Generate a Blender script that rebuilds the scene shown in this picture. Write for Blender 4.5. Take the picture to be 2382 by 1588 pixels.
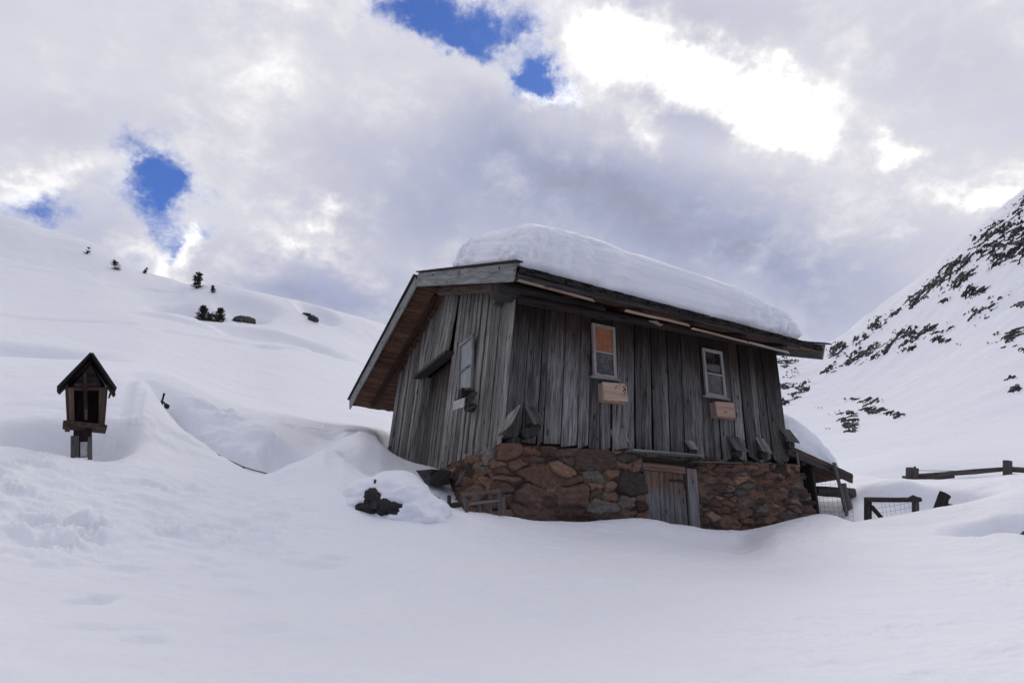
import bpy, math, random
import numpy as np
from mathutils import Vector, Matrix

random.seed(7)
RNG = np.random.default_rng(11)
SC = bpy.context.scene
COL = SC.collection
for _o in list(bpy.data.objects):
    bpy.data.objects.remove(_o)

# ------------------------------------------------------------------ camera
F, PITCH, ROLL = 1635.5, 0.345, 0.010          # focal length in photo pixels, tilt up, roll
CX, CY = 1191.0, 794.0
FWD = Vector((0, math.cos(PITCH), math.sin(PITCH)))
UP0 = Vector((0, -math.sin(PITCH), math.cos(PITCH)))
R0 = Vector((1, 0, 0))
RGT = R0 * math.cos(ROLL) + UP0 * math.sin(ROLL)
UPV = UP0 * math.cos(ROLL) - R0 * math.sin(ROLL)
cam = bpy.data.cameras.new('camera')
cam.sensor_width = 36; cam.sensor_fit = 'HORIZONTAL'
cam.lens = F / 2382 * 36
cam.clip_start = 0.05; cam.clip_end = 4000
camo = bpy.data.objects.new('camera', cam)
m = Matrix((RGT, UPV, -FWD)).transposed().to_4x4()
camo.matrix_world = m
COL.objects.link(camo)
SC.camera = camo

def ray(x, y):                                   # photo pixel -> direction (1 along FWD)
    return FWD + RGT * ((x - CX) / F) + UPV * ((CY - y) / F)
def at_depth(x, y, dep): return ray(x, y) * dep
def at(x, y, d):                                 # horizontal distance d
    r = ray(x, y); return r * (d / math.hypot(r.x, r.y))
def on(x, y, p, n):
    r = ray(x, y); return r * (p.dot(n) / r.dot(n))
K = 2382 / 2352
def zz(ox, oy, s): return lambda x, y: (ox + x * s, oy + y * s)
z1 = zz(780, 480, 600/2352); z2 = zz(1300, 640, 660/2352); z3 = zz(880, 860, 600/2352)
z4 = zz(1400, 900, 600/2352); z5 = zz(1782, 880, 600/2352); z6 = zz(0, 780, 660/2352)
z7 = zz(100, 500, 800/2352); zd = zz(0, 0, K)

# ------------------------------------------------------------------ view, world, sun
SC.view_settings.view_transform = 'Standard'
SC.view_settings.look = 'None'
SC.view_settings.exposure = 0.13
SC.view_settings.gamma = 1.0
SC.view_settings.use_curve_mapping = False

class NT:                                        # small node-tree helper
    def __init__(s, nt): s.t = nt; s.n = nt.nodes; s.l = nt.links
    def new(s, ty, **kw):
        n = s.n.new(ty)
        for k, v in kw.items(): setattr(n, k, v)
        return n
    def put(s, sock, v):
        if isinstance(v, bpy.types.NodeSocket): s.l.new(v, sock)
        elif v is not None: sock.default_value = v
    def math(s, op, a, b=None, c=None, clamp=False):
        n = s.new('ShaderNodeMath', operation=op, use_clamp=clamp)
        s.put(n.inputs[0], a); s.put(n.inputs[1], b)
        if c is not None: s.put(n.inputs[2], c)
        return n.outputs[0]
    def vmath(s, op, a, b=None, scale=None):
        n = s.new('ShaderNodeVectorMath', operation=op)
        s.put(n.inputs[0], a); s.put(n.inputs[1], b)
        if scale is not None: s.put(n.inputs['Scale'], scale)
        return n.outputs['Value'] if op in ('DOT_PRODUCT', 'LENGTH', 'DISTANCE') else n.outputs[0]
    def noise(s, vec, scale, detail=4, rough=.5, dist=0.0, color=False, lac=2.0):
        n = s.new('ShaderNodeTexNoise')
        s.put(n.inputs['Vector'], vec); s.put(n.inputs['Scale'], scale); s.put(n.inputs['Detail'], detail)
        s.put(n.inputs['Roughness'], rough); s.put(n.inputs['Distortion'], dist); s.put(n.inputs['Lacunarity'], lac)
        return n.outputs['Color'] if color else n.outputs[0]
    def ramp(s, fac, stops, interp='LINEAR'):
        n = s.new('ShaderNodeValToRGB'); n.color_ramp.interpolation = interp
        e = n.color_ramp.elements
        while len(e) < len(stops): e.new(.5)
        for i, (p, c) in enumerate(stops):
            e[i].position = p; e[i].color = (c, c, c, 1) if isinstance(c, (int, float)) else (*c, 1)
        s.put(n.inputs[0], fac); return n.outputs[0]
    def mix(s, f, a, b, bt='MIX'):
        n = s.new('ShaderNodeMix', data_type='RGBA', blend_type=bt)
        s.put(n.inputs[0], f)
        s.put(n.inputs[6], a if isinstance(a, bpy.types.NodeSocket) else (*a, 1))
        s.put(n.inputs[7], b if isinstance(b, bpy.types.NodeSocket) else (*b, 1))
        return n.outputs[2]
    def smooth(s, x, a, b):
        n = s.new('ShaderNodeMapRange', interpolation_type='SMOOTHSTEP')
        s.put(n.inputs[0], x); n.inputs[1].default_value = a; n.inputs[2].default_value = b
        return n.outputs[0]
    def mapping(s, vec, scale=(1, 1, 1), loc=(0, 0, 0), rot=(0, 0, 0), kind='POINT'):
        n = s.new('ShaderNodeMapping', vector_type=kind)
        s.put(n.inputs[0], vec); n.inputs['Location'].default_value = loc
        n.inputs['Rotation'].default_value = rot; n.inputs['Scale'].default_value = scale
        return n.outputs[0]

sund = ray(*zd(1640, 120)).normalized()          # the sun stands behind the bright cloud
SUN_EL = math.asin(sund.z); SUN_AZ = math.atan2(sund.x, sund.y)
W = bpy.data.worlds.new('World'); SC.world = W; W.use_nodes = True
w = NT(W.node_tree); w.n.clear()
sky = w.new('ShaderNodeTexSky', sky_type='NISHITA')
sky.sun_disc = False; sky.sun_elevation = SUN_EL; sky.sun_rotation = SUN_AZ
sky.altitude = 1800; sky.air_density = 1.0; sky.dust_density = .3; sky.ozone_density = 2.0
tc = w.new('ShaderNodeTexCoord').outputs['Generated']
wn1 = w.vmath('SUBTRACT', w.noise(tc, 7, 5, .6, color=True), (.5, .5, .5))
wn2 = w.vmath('SUBTRACT', w.noise(w.vmath('ADD', tc, (3.1, .4, 1.7)), 22, 5, .62, color=True), (.5, .5, .5))
warp = w.vmath('ADD', tc, w.vmath('ADD', w.vmath('SCALE', wn1, scale=.12), w.vmath('SCALE', wn2, scale=.075)))
warps = w.vmath('ADD', tc, w.vmath('SCALE', wn1, scale=.09))

def blob(x, y, rx, ry, rot=0, amp=1.0, soft=False):
    """One patch of cloud or clear sky at a direction on the sky dome: soft ellipse, 1 at centre."""
    c = ray(*zd(x, y)).normalized()
    k = K / F * (FWD.dot(c))
    t1 = (RGT - c * RGT.dot(c)).normalized(); t2 = c.cross(t1)
    a = math.radians(rot)
    e1 = t1 * math.cos(a) + t2 * math.sin(a); e2 = c.cross(e1)
    M = Matrix((e1, e2, c)).transposed()
    v = w.mapping(warps if soft else warp, (rx * k * 1.45, ry * k * 1.45, .8), c, M.to_euler('XYZ'), 'TEXTURE')
    g = w.new('ShaderNodeTexGradient', gradient_type='QUADRATIC_SPHERE'); w.put(g.inputs[0], v)
    o = w.math('SQRT', g.outputs['Fac'])
    return w.math('MULTIPLY', o, amp)
def total(lst, soft=False):
    s = None
    for b in lst:
        o = blob(*b, soft=soft)
        s = o if s is None else w.math('ADD', s, o)
    return s
BLUE = [(985, 40, 140, 75, 20, 1.8), (930, 25, 70, 50, 0, .9), (1045, 100, 80, 40, 20, 1.4), (1195, 30, 90, 55, 0, 1.8), (1120, 60, 60, 40, 30, .8),
        (1215, 170, 50, 72, 30, 2.1), (1262, 205, 60, 36, 20, 1.6), (1130, 125, 50, 25, 30, .55), (318, 385, 82, 96, 10, 1.4),
        (402, 415, 68, 70, 0, 1.25), (362, 470, 56, 80, 10, 1.3), (95, 470, 90, 42, -5, 1.35),
        (480, 530, 48, 22, -10, 1.1), (388, 548, 40, 36, 0, 1.1), (265, 575, 70, 26, 15, .7), (1725, 245, 24, 10, 40, .3)]
WHITE = [(1375, 105, 150, 120, 0, 1.45), (1560, 155, 200, 84, 12, 1.35), (1750, 215, 180, 78, 15, 1.4), (1800, 295, 100, 48, 10, .9),
         (2050, 350, 70, 42, 25, 1.3), (2330, 425, 70, 48, -20, 1.15), (2200, 460, 120, 36, 0, .7), (1245, 232, 90, 18, 0, 1.0),
         (1475, 290, 52, 34, 30, .9), (440, 552, 36, 26, 0, 1.2), (340, 585, 85, 42, 25, 1.1), (750, 515, 45, 30, 0, .9),
         (700, 560, 130, 26, 12, .8), (20, 470, 75, 60, 0, 1.0), (130, 405, 130, 42, -5, .75), (700, 10, 260, 50, 0, .55), (620, 140, 320, 120, 10, .12),
         (1145, 45, 34, 34, 40, 1.0), (1090, 25, 30, 22, 0, .6), (2095, 580, 50, 36, 0, .65), (620, 470, 160, 40, 10, .45), (940, 590, 50, 30, 20, .5), (2000, 640, 130, 50, 20, .3)]
GREY = [(1330, 430, 420, 140, 12, 1.05), (1700, 570, 420, 140, 12, .85), (950, 510, 280, 140, 20, .85), (660, 660, 300, 85, 10, 1.05), (200, 520, 150, 70, 0, .6), (850, 690, 200, 70, 15, .4),
        (450, 310, 330, 60, 5, .25), (1850, 700, 220, 120, 20, .55), (1650, 30, 240, 60, 0, .4), (2150, 130, 260, 120, 15, .25), (1150, 330, 160, 90, 25, .5), (60, 300, 200, 80, 0, .2), (1530, 245, 150, 34, 15, .7), (1480, 60, 120, 34, 30, .6), (1660, 120, 130, 26, 15, .5), (1790, 255, 70, 22, 0, .5), (1290, 60, 40, 30, 60, .4)]
blue_s = total(BLUE); white_s = total(WHITE); grey_s = total(GREY, True)
# cloud detail in a flattened dome so that clouds shrink towards the horizon
sep = w.new('ShaderNodeSeparateXYZ'); w.put(sep.inputs[0], tc)
den = w.math('ADD', w.math('MAXIMUM', sep.outputs[2], 0.0), .35)
comb = w.new('ShaderNodeCombineXYZ')
w.put(comb.inputs[0], w.math('DIVIDE', sep.outputs[0], den)); w.put(comb.inputs[1], w.math('DIVIDE', sep.outputs[1], den))
cp = comb.outputs[0]
cl1 = w.noise(cp, 3.2, 8, .56, .25)
cl2 = w.noise(w.vmath('ADD', cp, (5.2, 1.3, 0)), 9, 7, .6, .3)
cl3 = w.noise(w.vmath('ADD', cp, (1.2, 7.3, 0)), 26, 6, .66, .3)
det = w.math('ADD', w.math('MULTIPLY', w.math('SUBTRACT', cl1, .5), 1.0), w.math('ADD', w.math('MULTIPLY', w.math('SUBTRACT', cl2, .5), .7), w.math('MULTIPLY', w.math('SUBTRACT', cl3, .5), .35)))
lum = w.math('ADD', .585, w.math('MULTIPLY', det, .25))
lum = w.math('SUBTRACT', lum, w.math('MULTIPLY', grey_s, .34))
wm = w.math('ADD', white_s, w.math('MULTIPLY', det, 2.3))
lum = w.math('SUBTRACT', lum, w.math('MULTIPLY', w.smooth(w.math('MULTIPLY', sep.outputs[1], -1.0), .0, .75), .42))  # unseen sky behind the camera dimmed so walls and banks facing it darken
lum = w.math('ADD', lum, w.math('MULTIPLY', w.smooth(sep.outputs[2], .74, .93), .40))  # unseen zenith brightened, extra light added from above
whitef = w.smooth(wm, -.05, 2.0)
lum = w.math('ADD', lum, w.math('MULTIPLY', whitef, .72), clamp=True)
wisp = w.math('ADD', w.math('MULTIPLY', w.math('SUBTRACT', cl1, .5), .9), w.math('ADD', w.math('MULTIPLY', w.math('SUBTRACT', cl2, .5), 1.9), w.math('MULTIPLY', w.math('SUBTRACT', cl3, .5), 1.5)))
bf = w.smooth(w.math('SUBTRACT', w.math('ADD', blue_s, w.math('MULTIPLY', wisp, -1.0)), w.math('MULTIPLY', whitef, .30)), .0, 1.95)
rim = w.math('MULTIPLY', w.math('MULTIPLY', bf, w.math('SUBTRACT', 1.0, bf)), .75)
lum = w.math('ADD', lum, rim, clamp=True)
ccol = w.ramp(lum, [(0.0, (.215, .225, .300)), (.25, (.375, .40, .545)), (.52, (.580, .582, .665)), (.72, (.74, .735, .775)), (.88, (.93, .925, .935)), (1.0, (1.12, 1.11, 1.11))])
skyc = w.mix(1.0, sky.outputs[0], (.56, .74, 1.20), 'MULTIPLY')
cloud10 = w.vmath('SCALE', ccol, scale=10.0)
allc = w.mix(bf, cloud10, skyc)
bg = w.new('ShaderNodeBackground'); w.put(bg.inputs[0], allc); bg.inputs[1].default_value = 0.10
out = w.new('ShaderNodeOutputWorld'); w.l.new(bg.outputs[0], out.inputs[0])
W.cycles.sampling_method = 'MANUAL'; W.cycles.sample_map_resolution = 512

sl = bpy.data.lights.new('sun', 'SUN'); sl.energy = 0.5; sl.angle = math.radians(18); sl.color = (1.0, .95, .88)
so = bpy.data.objects.new('sun', sl); COL.objects.link(so)
so.rotation_euler = sund.to_track_quat('Z', 'Y').to_euler()

# ------------------------------------------------------------------ noise
_perm = np.random.default_rng(3).permutation(256); _perm = np.concatenate([_perm, _perm, _perm])
_grad = np.random.default_rng(5).normal(size=(256, 3)); _grad /= np.linalg.norm(_grad, axis=1)[:, None]
def pnoise(x, y, z):
    x, y, z = np.broadcast_arrays(np.asarray(x, float), np.asarray(y, float), np.asarray(z, float))
    xi, yi, zi = np.floor(x).astype(int), np.floor(y).astype(int), np.floor(z).astype(int)
    xf, yf, zf = x - xi, y - yi, z - zi
    u, v, s = [t * t * t * (t * (t * 6 - 15) + 10) for t in (xf, yf, zf)]
    r = 0
    for dx in (0, 1):
        wx = u if dx else 1 - u
        for dy in (0, 1):
            wy = v if dy else 1 - v
            for dz in (0, 1):
                wz = s if dz else 1 - s
                h = _perm[_perm[_perm[(xi + dx) & 255] + ((yi + dy) & 255)] + ((zi + dz) & 255)]
                g = _grad[h]
                r = r + wx * wy * wz * (g[..., 0] * (xf - dx) + g[..., 1] * (yf - dy) + g[..., 2] * (zf - dz))
    return r * 1.4
def fbm(x, y, z, oct=4, gain=.5):
    r = 0; a = 1.0
    for i in range(oct):
        r = r + a * pnoise(x, y, z); x, y, z = x * 2.03 + 3.1, y * 2.03 + 1.7, z * 2.03 + 5.3; a *= gain
    return r
def sstep(a, b, x):
    t = np.clip((x - a) / (b - a), 0, 1); return t * t * (3 - 2 * t)

# ------------------------------------------------------------------ tagging helpers
def tag(o, label=None, cat=None, group=None, kind=None):
    for k, v in (('label', label), ('category', cat), ('group', group), ('kind', kind)):
        if v: o[k] = v
    return o
def empty(name, loc, label=None, cat=None, group=None):
    o = bpy.data.objects.new(name, None); COL.objects.link(o); o.location = loc
    o.empty_display_size = .1
    bpy.context.view_layer.update()
    return tag(o, label, cat, group)

class MB:
    """Collects shapes in world space; build() links them as one mesh object."""
    def __init__(s): s.v = []; s.f = []; s.uv = []; s.c = []; s.sm = []
    def add(s, verts, faces, uvs, cols, smooth=False):
        b = len(s.v)
        s.v += [tuple(p) for p in verts]; s.c += cols
        for f in faces:
            s.f.append([i + b for i in f]); s.uv += [uvs[i] for i in f]; s.sm.append(smooth)
    def board(s, p0, p1, wd, width, thick, nd=None, w1=None, seg=1, wob=0.0, t=None, g0=0.0, g1=0.0, cut0=0.0, cut1=0.0):
        """Plank p0->p1 (centre line of its back/middle), width along wd, thickness along the remaining axis."""
        p0, p1 = Vector(p0), Vector(p1); a = (p1 - p0); L = a.length; a = a / L
        wd = Vector(wd); wd = (wd - a * wd.dot(a)).normalized()
        n = a.cross(wd)
        if nd is not None and n.dot(Vector(nd)) < 0: n = -n
        w1 = width if w1 is None else w1
        t = random.random() if t is None else t
        ou, ov = random.random() * 20, random.random() * 20; rb = random.random()
        vs, us, cs = [], [], []
        for i in range(seg + 1):
            q = i / seg; ww = (width + (w1 - width) * q) / 2
            c = p0 + a * (L * q)
            if 0 < i < seg: c = c + n * random.uniform(-wob, wob) + wd * random.uniform(-wob, wob)
            for (sw, sn) in ((-1, 0), (1, 0), (1, 1), (-1, 1)):
                sh = (cut0 if i == 0 else cut1 if i == seg else 0) * sw
                vs.append(c + wd * (sw * ww) + n * (sn * thick) + a * sh)
                us.append((ou + sw * ww + sn * thick, ov + L * q)); cs.append((t, g0 + (g1 - g0) * q, rb, 1))
        fs = []
        for i in range(seg):
            for k in range(4):
                A, B = i * 4 + k, i * 4 + (k + 1) % 4
                fs.append([A, B, B + 4, A + 4])
        fs.append([3, 2, 1, 0]); e = seg * 4; fs.append([e, e + 1, e + 2, e + 3])
        if n.dot(a.cross(wd)) < 0: fs = [f[::-1] for f in fs]
        s.add(vs, fs, us, cs)
    def box(s, c, ax, ay, az, t=None, g=0.0):      # half-axis vectors
        c, ax, ay, az = Vector(c), Vector(ax), Vector(ay), Vector(az)
        s.board(c - az - ay * 0, c + az, ax, ax.length * 2, 0.0 + ay.length * 2, t=t, g0=g, g1=g) if False else s._box(c, ax, ay, az, t, g)
    def _box(s, c, ax, ay, az, t, g):
        t = random.random() if t is None else t; rb = random.random()
        ou, ov = random.random() * 20, random.random() * 20
        vs = []; us = []
        for k in (-1, 1):
            for j in (-1, 1):
                for i in (-1, 1):
                    vs.append(c + ax * i + ay * j + az * k); us.append((ou + i * ax.length + j * ay.length, ov + k * az.length))
        fs = [[0, 2, 3, 1], [4, 5, 7, 6], [0, 1, 5, 4], [2, 6, 7, 3], [0, 4, 6, 2], [1, 3, 7, 5]]
        if ax.cross(ay).dot(az) < 0: fs = [f[::-1] for f in fs]
        s.add(vs, fs, us, [(t, g, rb, 1)] * 8)
    def tube(s, pts, rad, seg=10, t=None, cap=True, rough=0.0, smooth=True, g=0.0):
        pts = [Vector(p) for p in pts]; n = len(pts)
        if not hasattr(rad, '__len__'): rad = [rad] * n
        t = random.random() if t is None else t; rb = random.random(); ou, ov = random.random() * 20, random.random() * 20
        vs, us, fs = [], [], []; L = 0; ref = None
        jit = [1 + random.uniform(-rough, rough) for _ in range(seg)]
        for i, p in enumerate(pts):
            d = (pts[min(i + 1, n - 1)] - pts[max(i - 1, 0)]).normalized()
            if i: L += (p - pts[i - 1]).length
            if ref is None: ref = Vector((0, 0, 1)) if abs(d.z) < .9 else Vector((1, 0, 0))
            x = ref.cross(d).normalized(); y = d.cross(x); ref = y.cross(x) * -1 if False else ref
            for k in range(seg):
                a = 2 * math.pi * k / seg
                r = rad[i] * jit[k] * (1 + random.uniform(-rough, rough) * .4)
                vs.append(p + x * (math.cos(a) * r) + y * (math.sin(a) * r)); us.append((ou + k / seg * 2 * math.pi * rad[i], ov + L))
        for i in range(n - 1):
            for k in range(seg):
                k2 = (k + 1) % seg; fs.append([i * seg + k, i * seg + k2, (i + 1) * seg + k2, (i + 1) * seg + k])
        s.add(vs, fs, us, [(t, g, rb, 1)] * len(vs), smooth)
        if cap:
            for i, flip in ((0, True), (n - 1, False)):
                ring = vs[i * seg:(i + 1) * seg]; f = list(range(seg))
                s.add(ring, [f[::-1] if flip else f], [((ou + (q - pts[i]).x), ov + (q - pts[i]).z) for q in ring], [(t, g, rb, 1)] * seg)
    def grid(s, P, flip=False, cols=None, wrap=False, uvm=None, smooth=True):
        """P: array (n, m, 3)"""
        n, mm = P.shape[:2]
        vs = P.reshape(-1, 3).tolist(); fs = []
        for i in range(n - 1):
            for j in range(mm if wrap else mm - 1):
                j2 = (j + 1) % mm
                q = [i * mm + j, i * mm + j2, (i + 1) * mm + j2, (i + 1) * mm + j]
                fs.append(q[::-1] if flip else q)
        us = [(0.0, 0.0)] * len(vs) if uvm is None else [tuple(q) for q in uvm.reshape(-1, 2).tolist()]
        cs = [(.5, 0, .5, 1)] * len(vs) if cols is None else [tuple(q) for q in cols.reshape(-1, 4).tolist()]
        s.add(vs, fs, us, cs, smooth)
    def build(s, name, mat, parent=None, bevel=0.0, origin=None, smooth_angle=None):
        me = bpy.data.meshes.new(name)
        o0 = Vector(origin) if origin is not None else (parent.matrix_world.translation if parent else Vector(s.v[0]))
        me.from_pydata([(x - o0.x, y - o0.y, z - o0.z) for x, y, z in s.v], [], s.f)
        uvl = me.uv_layers.new(name='UVMap')
        uvl.data.foreach_set('uv', np.array(s.uv, dtype=np.float32).ravel())
        ca = me.color_attributes.new('col', 'FLOAT_COLOR', 'POINT')
        ca.data.foreach_set('color', np.array(s.c, dtype=np.float32).ravel())
        me.polygons.foreach_set('use_smooth', np.array(s.sm, dtype=bool))
        me.materials.append(mat); me.update()
        o = bpy.data.objects.new(name, me); COL.objects.link(o)
        if parent:
            o.parent = parent
            o.location = (0, 0, 0) if origin is None else Vector(origin) - parent.matrix_world.translation
        else: o.location = o0
        if bevel:
            md = o.modifiers.new('bevel', 'BEVEL'); md.width = bevel; md.segments = 1; md.limit_method = 'ANGLE'; md.angle_limit = .6
        bpy.context.view_layer.update()
        return o

# ------------------------------------------------------------------ materials
def newmat(name):
    mt = bpy.data.materials.new(name); mt.use_nodes = True
    t = NT(mt.node_tree); b = t.n['Principled BSDF']
    return mt, t, b
def bump(t, b, h, strength=.3, dist=.02, normal=None):
    n = t.new('ShaderNodeBump'); n.inputs['Strength'].default_value = strength; n.inputs['Distance'].default_value = dist
    t.put(n.inputs['Height'], h)
    if normal is not None: t.put(n.inputs['Normal'], normal)
    t.put(b.inputs['Normal'], n.outputs[0]); return n.outputs[0]
def snow_mat(name='snow', far=False):
    mt, t, b = newmat(name)
    co = t.new('ShaderNodeTexCoord').outputs['Object']
    n1 = t.noise(co, .6, 5, .55); n2 = t.noise(t.mapping(co, (1, 2.6, 3)), 3.2, 5, .6); n3 = t.noise(co, 60, 3, .6)
    c = t.mix(n1, (.785, .80, .86), (.85, .857, .895))
    spk = t.noise(co, 190, 2, .5)
    c = t.mix(t.math('MULTIPLY', t.smooth(spk, .56, .75), .35), c, (.93, .94, .97)); c = t.mix(t.math('MULTIPLY', t.smooth(t.noise(co, 34, 4, .7), .60, .80), .30), c, (.66, .68, .75))
    t.put(b.inputs['Base Color'], c); b.inputs['Roughness'].default_value = .6
    b.inputs['Specular IOR Level'].default_value = .25
    n4 = t.noise(t.mapping(co, (1, 1.8, 2)), 14, 5, .65)
    h = t.math('ADD', t.math('MULTIPLY', n2, .7), t.math('ADD', t.math('MULTIPLY', n3, .30), t.math('MULTIPLY', n4, .45)))
    bump(t, b, h, .36 if not far else .25, .05 if not far else .4)
    return mt
SNOW = snow_mat()
ROOFSNOW = snow_mat('packed_roof_snow')
_b = ROOFSNOW.node_tree.nodes['Principled BSDF']; _b.inputs['Subsurface Weight'].default_value = .35; _b.inputs['Subsurface Radius'].default_value = (.8, 1.0, 1.2); _b.inputs['Subsurface Scale'].default_value = .12
def rocky_mat(name):
    mt, t, b = newmat(name)
    co = t.new('ShaderNodeTexCoord').outputs['Object']
    at_ = t.new('ShaderNodeAttribute', attribute_name='col'); sp = t.new('ShaderNodeSeparateColor'); t.put(sp.inputs[0], at_.outputs['Color'])
    n1 = t.noise(co, .03, 5, .6); n2 = t.noise(co, .9, 6, .75); n3 = t.noise(co, .22, 5, .65)
    f = t.smooth(t.math('ADD', sp.outputs[0], t.math('MULTIPLY', t.math('SUBTRACT', n2, .5), .9)), .44, .56)
    n5 = t.noise(t.mapping(co, (1, 1, 1.8)), 1.7, 5, .7); f = t.math('MULTIPLY', f, t.math('SUBTRACT', 1.0, t.math('MULTIPLY', t.smooth(n5, .56, .66), .6)))
    snow = t.mix(n1, (.785, .80, .86), (.85, .857, .895))
    rock = t.mix(t.smooth(n3, .35, .65), (.006, .006, .008), (.032, .030, .032))
    t.put(b.inputs['Base Color'], t.mix(f, snow, rock)); b.inputs['Roughness'].default_value = .9; b.inputs['Specular IOR Level'].default_value = .05
    bump(t, b, t.math('ADD', n3, t.math('MULTIPLY', n2, .3)), .35, .8)
    return mt
def wood_mat(name, lo, hi, brown=None, rough=.85, tintamp=.55, grain=1.0, light=None):
    """Grain runs along UV v; col.r = board tint, col.g = share of the brown colour (unweathered wood; under the eave also painted shade)."""
    mt, t, b = newmat(name)
    uv = t.new('ShaderNodeTexCoord').outputs['UV']
    at_ = t.new('ShaderNodeAttribute', attribute_name='col'); sp = t.new('ShaderNodeSeparateColor'); t.put(sp.inputs[0], at_.outputs['Color'])
    g1 = t.noise(t.mapping(uv, (55 * grain, 2.2, 1)), 1, 5, .6, .6)
    g2 = t.noise(t.mapping(uv, (190 * grain, 5, 1)), 1, 3, .6, .3)
    g3 = t.noise(t.mapping(uv, (9, 1.3, 1)), 1, 4, .6, .4)
    kn = t.new('ShaderNodeTexVoronoi'); t.put(kn.inputs['Vector'], t.mapping(uv, (7, 2.3, 1))); kn.inputs['Scale'].default_value = 1
    knot = t.smooth(kn.outputs['Distance'], .10, .17)
    g4 = t.noise(t.mapping(uv, (20, .9, 1)), 1, 4, .6, .5)
    f = t.math('ADD', t.math('MULTIPLY', g1, .40), t.math('ADD', t.math('MULTIPLY', g2, .2), t.math('ADD', t.math('MULTIPLY', g3, .25), t.math('MULTIPLY', g4, .32))))
    f = t.smooth(f, .42, .78)
    c = t.mix(f, lo, hi)
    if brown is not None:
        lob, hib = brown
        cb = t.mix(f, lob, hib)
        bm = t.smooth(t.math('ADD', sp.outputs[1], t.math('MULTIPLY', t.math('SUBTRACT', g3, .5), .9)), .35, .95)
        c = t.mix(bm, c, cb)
    tint = t.math('ADD', 1 - tintamp / 2, t.math('MULTIPLY', sp.outputs[0], tintamp))
    tc_ = t.new('ShaderNodeCombineColor')
    for i in range(3): t.put(tc_.inputs[i], tint)
    c = t.mix(1.0, c, tc_.outputs[0], 'MULTIPLY')
    c = t.mix(t.math('MULTIPLY', t.math('SUBTRACT', 1, knot), .75), c, tuple(x * .45 for x in lo))
    t.put(b.inputs['Base Color'], c); b.inputs['Roughness'].default_value = rough; b.inputs['Specular IOR Level'].default_value = .2
    h = t.math('ADD', t.math('MULTIPLY', g1, .6), t.math('MULTIPLY', g2, .4))
    bump(t, b, h, .55, .006)
    return mt
def plain_mat(name, a, c2, scale=20, rough=.7, bumpd=.004, metal=0.0, spec=.3):
    mt, t, b = newmat(name)
    co = t.new('ShaderNodeTexCoord').outputs['Object']
    n = t.noise(co, scale, 5, .6)
    t.put(b.inputs['Base Color'], t.mix(t.smooth(n, .3, .7), a, c2)); b.inputs['Roughness'].default_value = rough
    b.inputs['Metallic'].default_value = metal; b.inputs['Specular IOR Level'].default_value = spec
    bump(t, b, n, .4, bumpd); return mt
WALLW = wood_mat('weathered_plank_wood', (.0135, .012, .0115), (.275, .258, .252), ((.009, .006, .0045), (.050, .032, .025)), tintamp=1.0)  # brown pair also darkens the plank tops: eave shade painted into the wood
GABW = wood_mat('weathered_gable_wood', (.026, .024, .022), (.36, .342, .318), ((.022, .015, .011), (.085, .06, .045)), tintamp=.9)
BARGE = wood_mat('grey_barge_wood', (.085, .087, .084), (.34, .35, .335), tintamp=.25)
SOFFIT = wood_mat('brown_deck_wood', (.050, .027, .018), (.21, .115, .078), tintamp=.5)
DARKW = wood_mat('dark_old_wood', (.016, .014, .014), (.075, .068, .065), tintamp=.5)
DARKBROWN = wood_mat('dark_brown_wood', (.020, .011, .009), (.085, .050, .040), tintamp=.5)
SHINGLE = wood_mat('blackened_shingle_wood', (.008, .008, .008), (.050, .048, .044), tintamp=.6)
LATH = wood_mat('pale_lath_wood', (.14, .098, .074), (.34, .25, .19), tintamp=.35)
BOXW = wood_mat('pale_pine_wood', (.28, .19, .14), (.54, .39, .29), tintamp=.15)
BOXW2 = wood_mat('dull_pink_pine_wood', (.25, .165, .125), (.46, .325, .255), tintamp=.15)
DOORW = wood_mat('stable_door_wood', (.050, .050, .052), (.24, .235, .235), ((.050, .032, .024), (.24, .165, .120)), tintamp=.4)
FRAMEW = wood_mat('faded_window_frame_paint', (.17, .15, .14), (.42, .385, .36), tintamp=.2)
LOGW = wood_mat('fence_log_wood', (.040, .034, .032), (.17, .15, .14), tintamp=.4)
SHRW = wood_mat('shrine_brown_wood', (.018, .012, .010), (.125, .082, .066), tintamp=.7)
SHRD = wood_mat('shrine_dark_wood', (.010, .007, .007), (.048, .034, .034), tintamp=.5)
POSTW = wood_mat('shrine_post_wood', (.030, .031, .029), (.15, .152, .142), tintamp=.5)
IRON = plain_mat('rusty_iron', (.012, .011, .011), (.035, .028, .025), 60, .6, .001, 0.4)
ROCK = plain_mat('dark_rock', (.020, .020, .022), (.10, .095, .085), 5, .85, .03)
CLOTH = plain_mat('orange_cloth', (.25, .095, .050), (.34, .14, .075), 14, .9, .002)
PLATE = plain_mat('faded_white_board', (.30, .30, .29), (.46, .45, .43), 12, .7, .002)
GREYPANE = plain_mat('dusty_grey_pane', (.17, .18, .18), (.23, .24, .24), 4, .35, .002)
VOID = plain_mat('dark_interior', (.006, .005, .005), (.012, .010, .009), 4, .9, .002)
def glass_mat():
    mt, t, b = newmat('old_window_glass')
    co = t.new('ShaderNodeTexCoord').outputs['Object']
    n = t.noise(co, 5, 4, .6, 1.5)
    t.put(b.inputs['Base Color'], t.mix(t.smooth(n, .42, .55), (.012, .010, .010), (.055, .05, .045)))
    b.inputs['Roughness'].default_value = .08; b.inputs['Specular IOR Level'].default_value = .6
    bump(t, b, t.noise(co, 3, 2, .5), .25, .02); return mt
GLASS = glass_mat()
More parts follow.
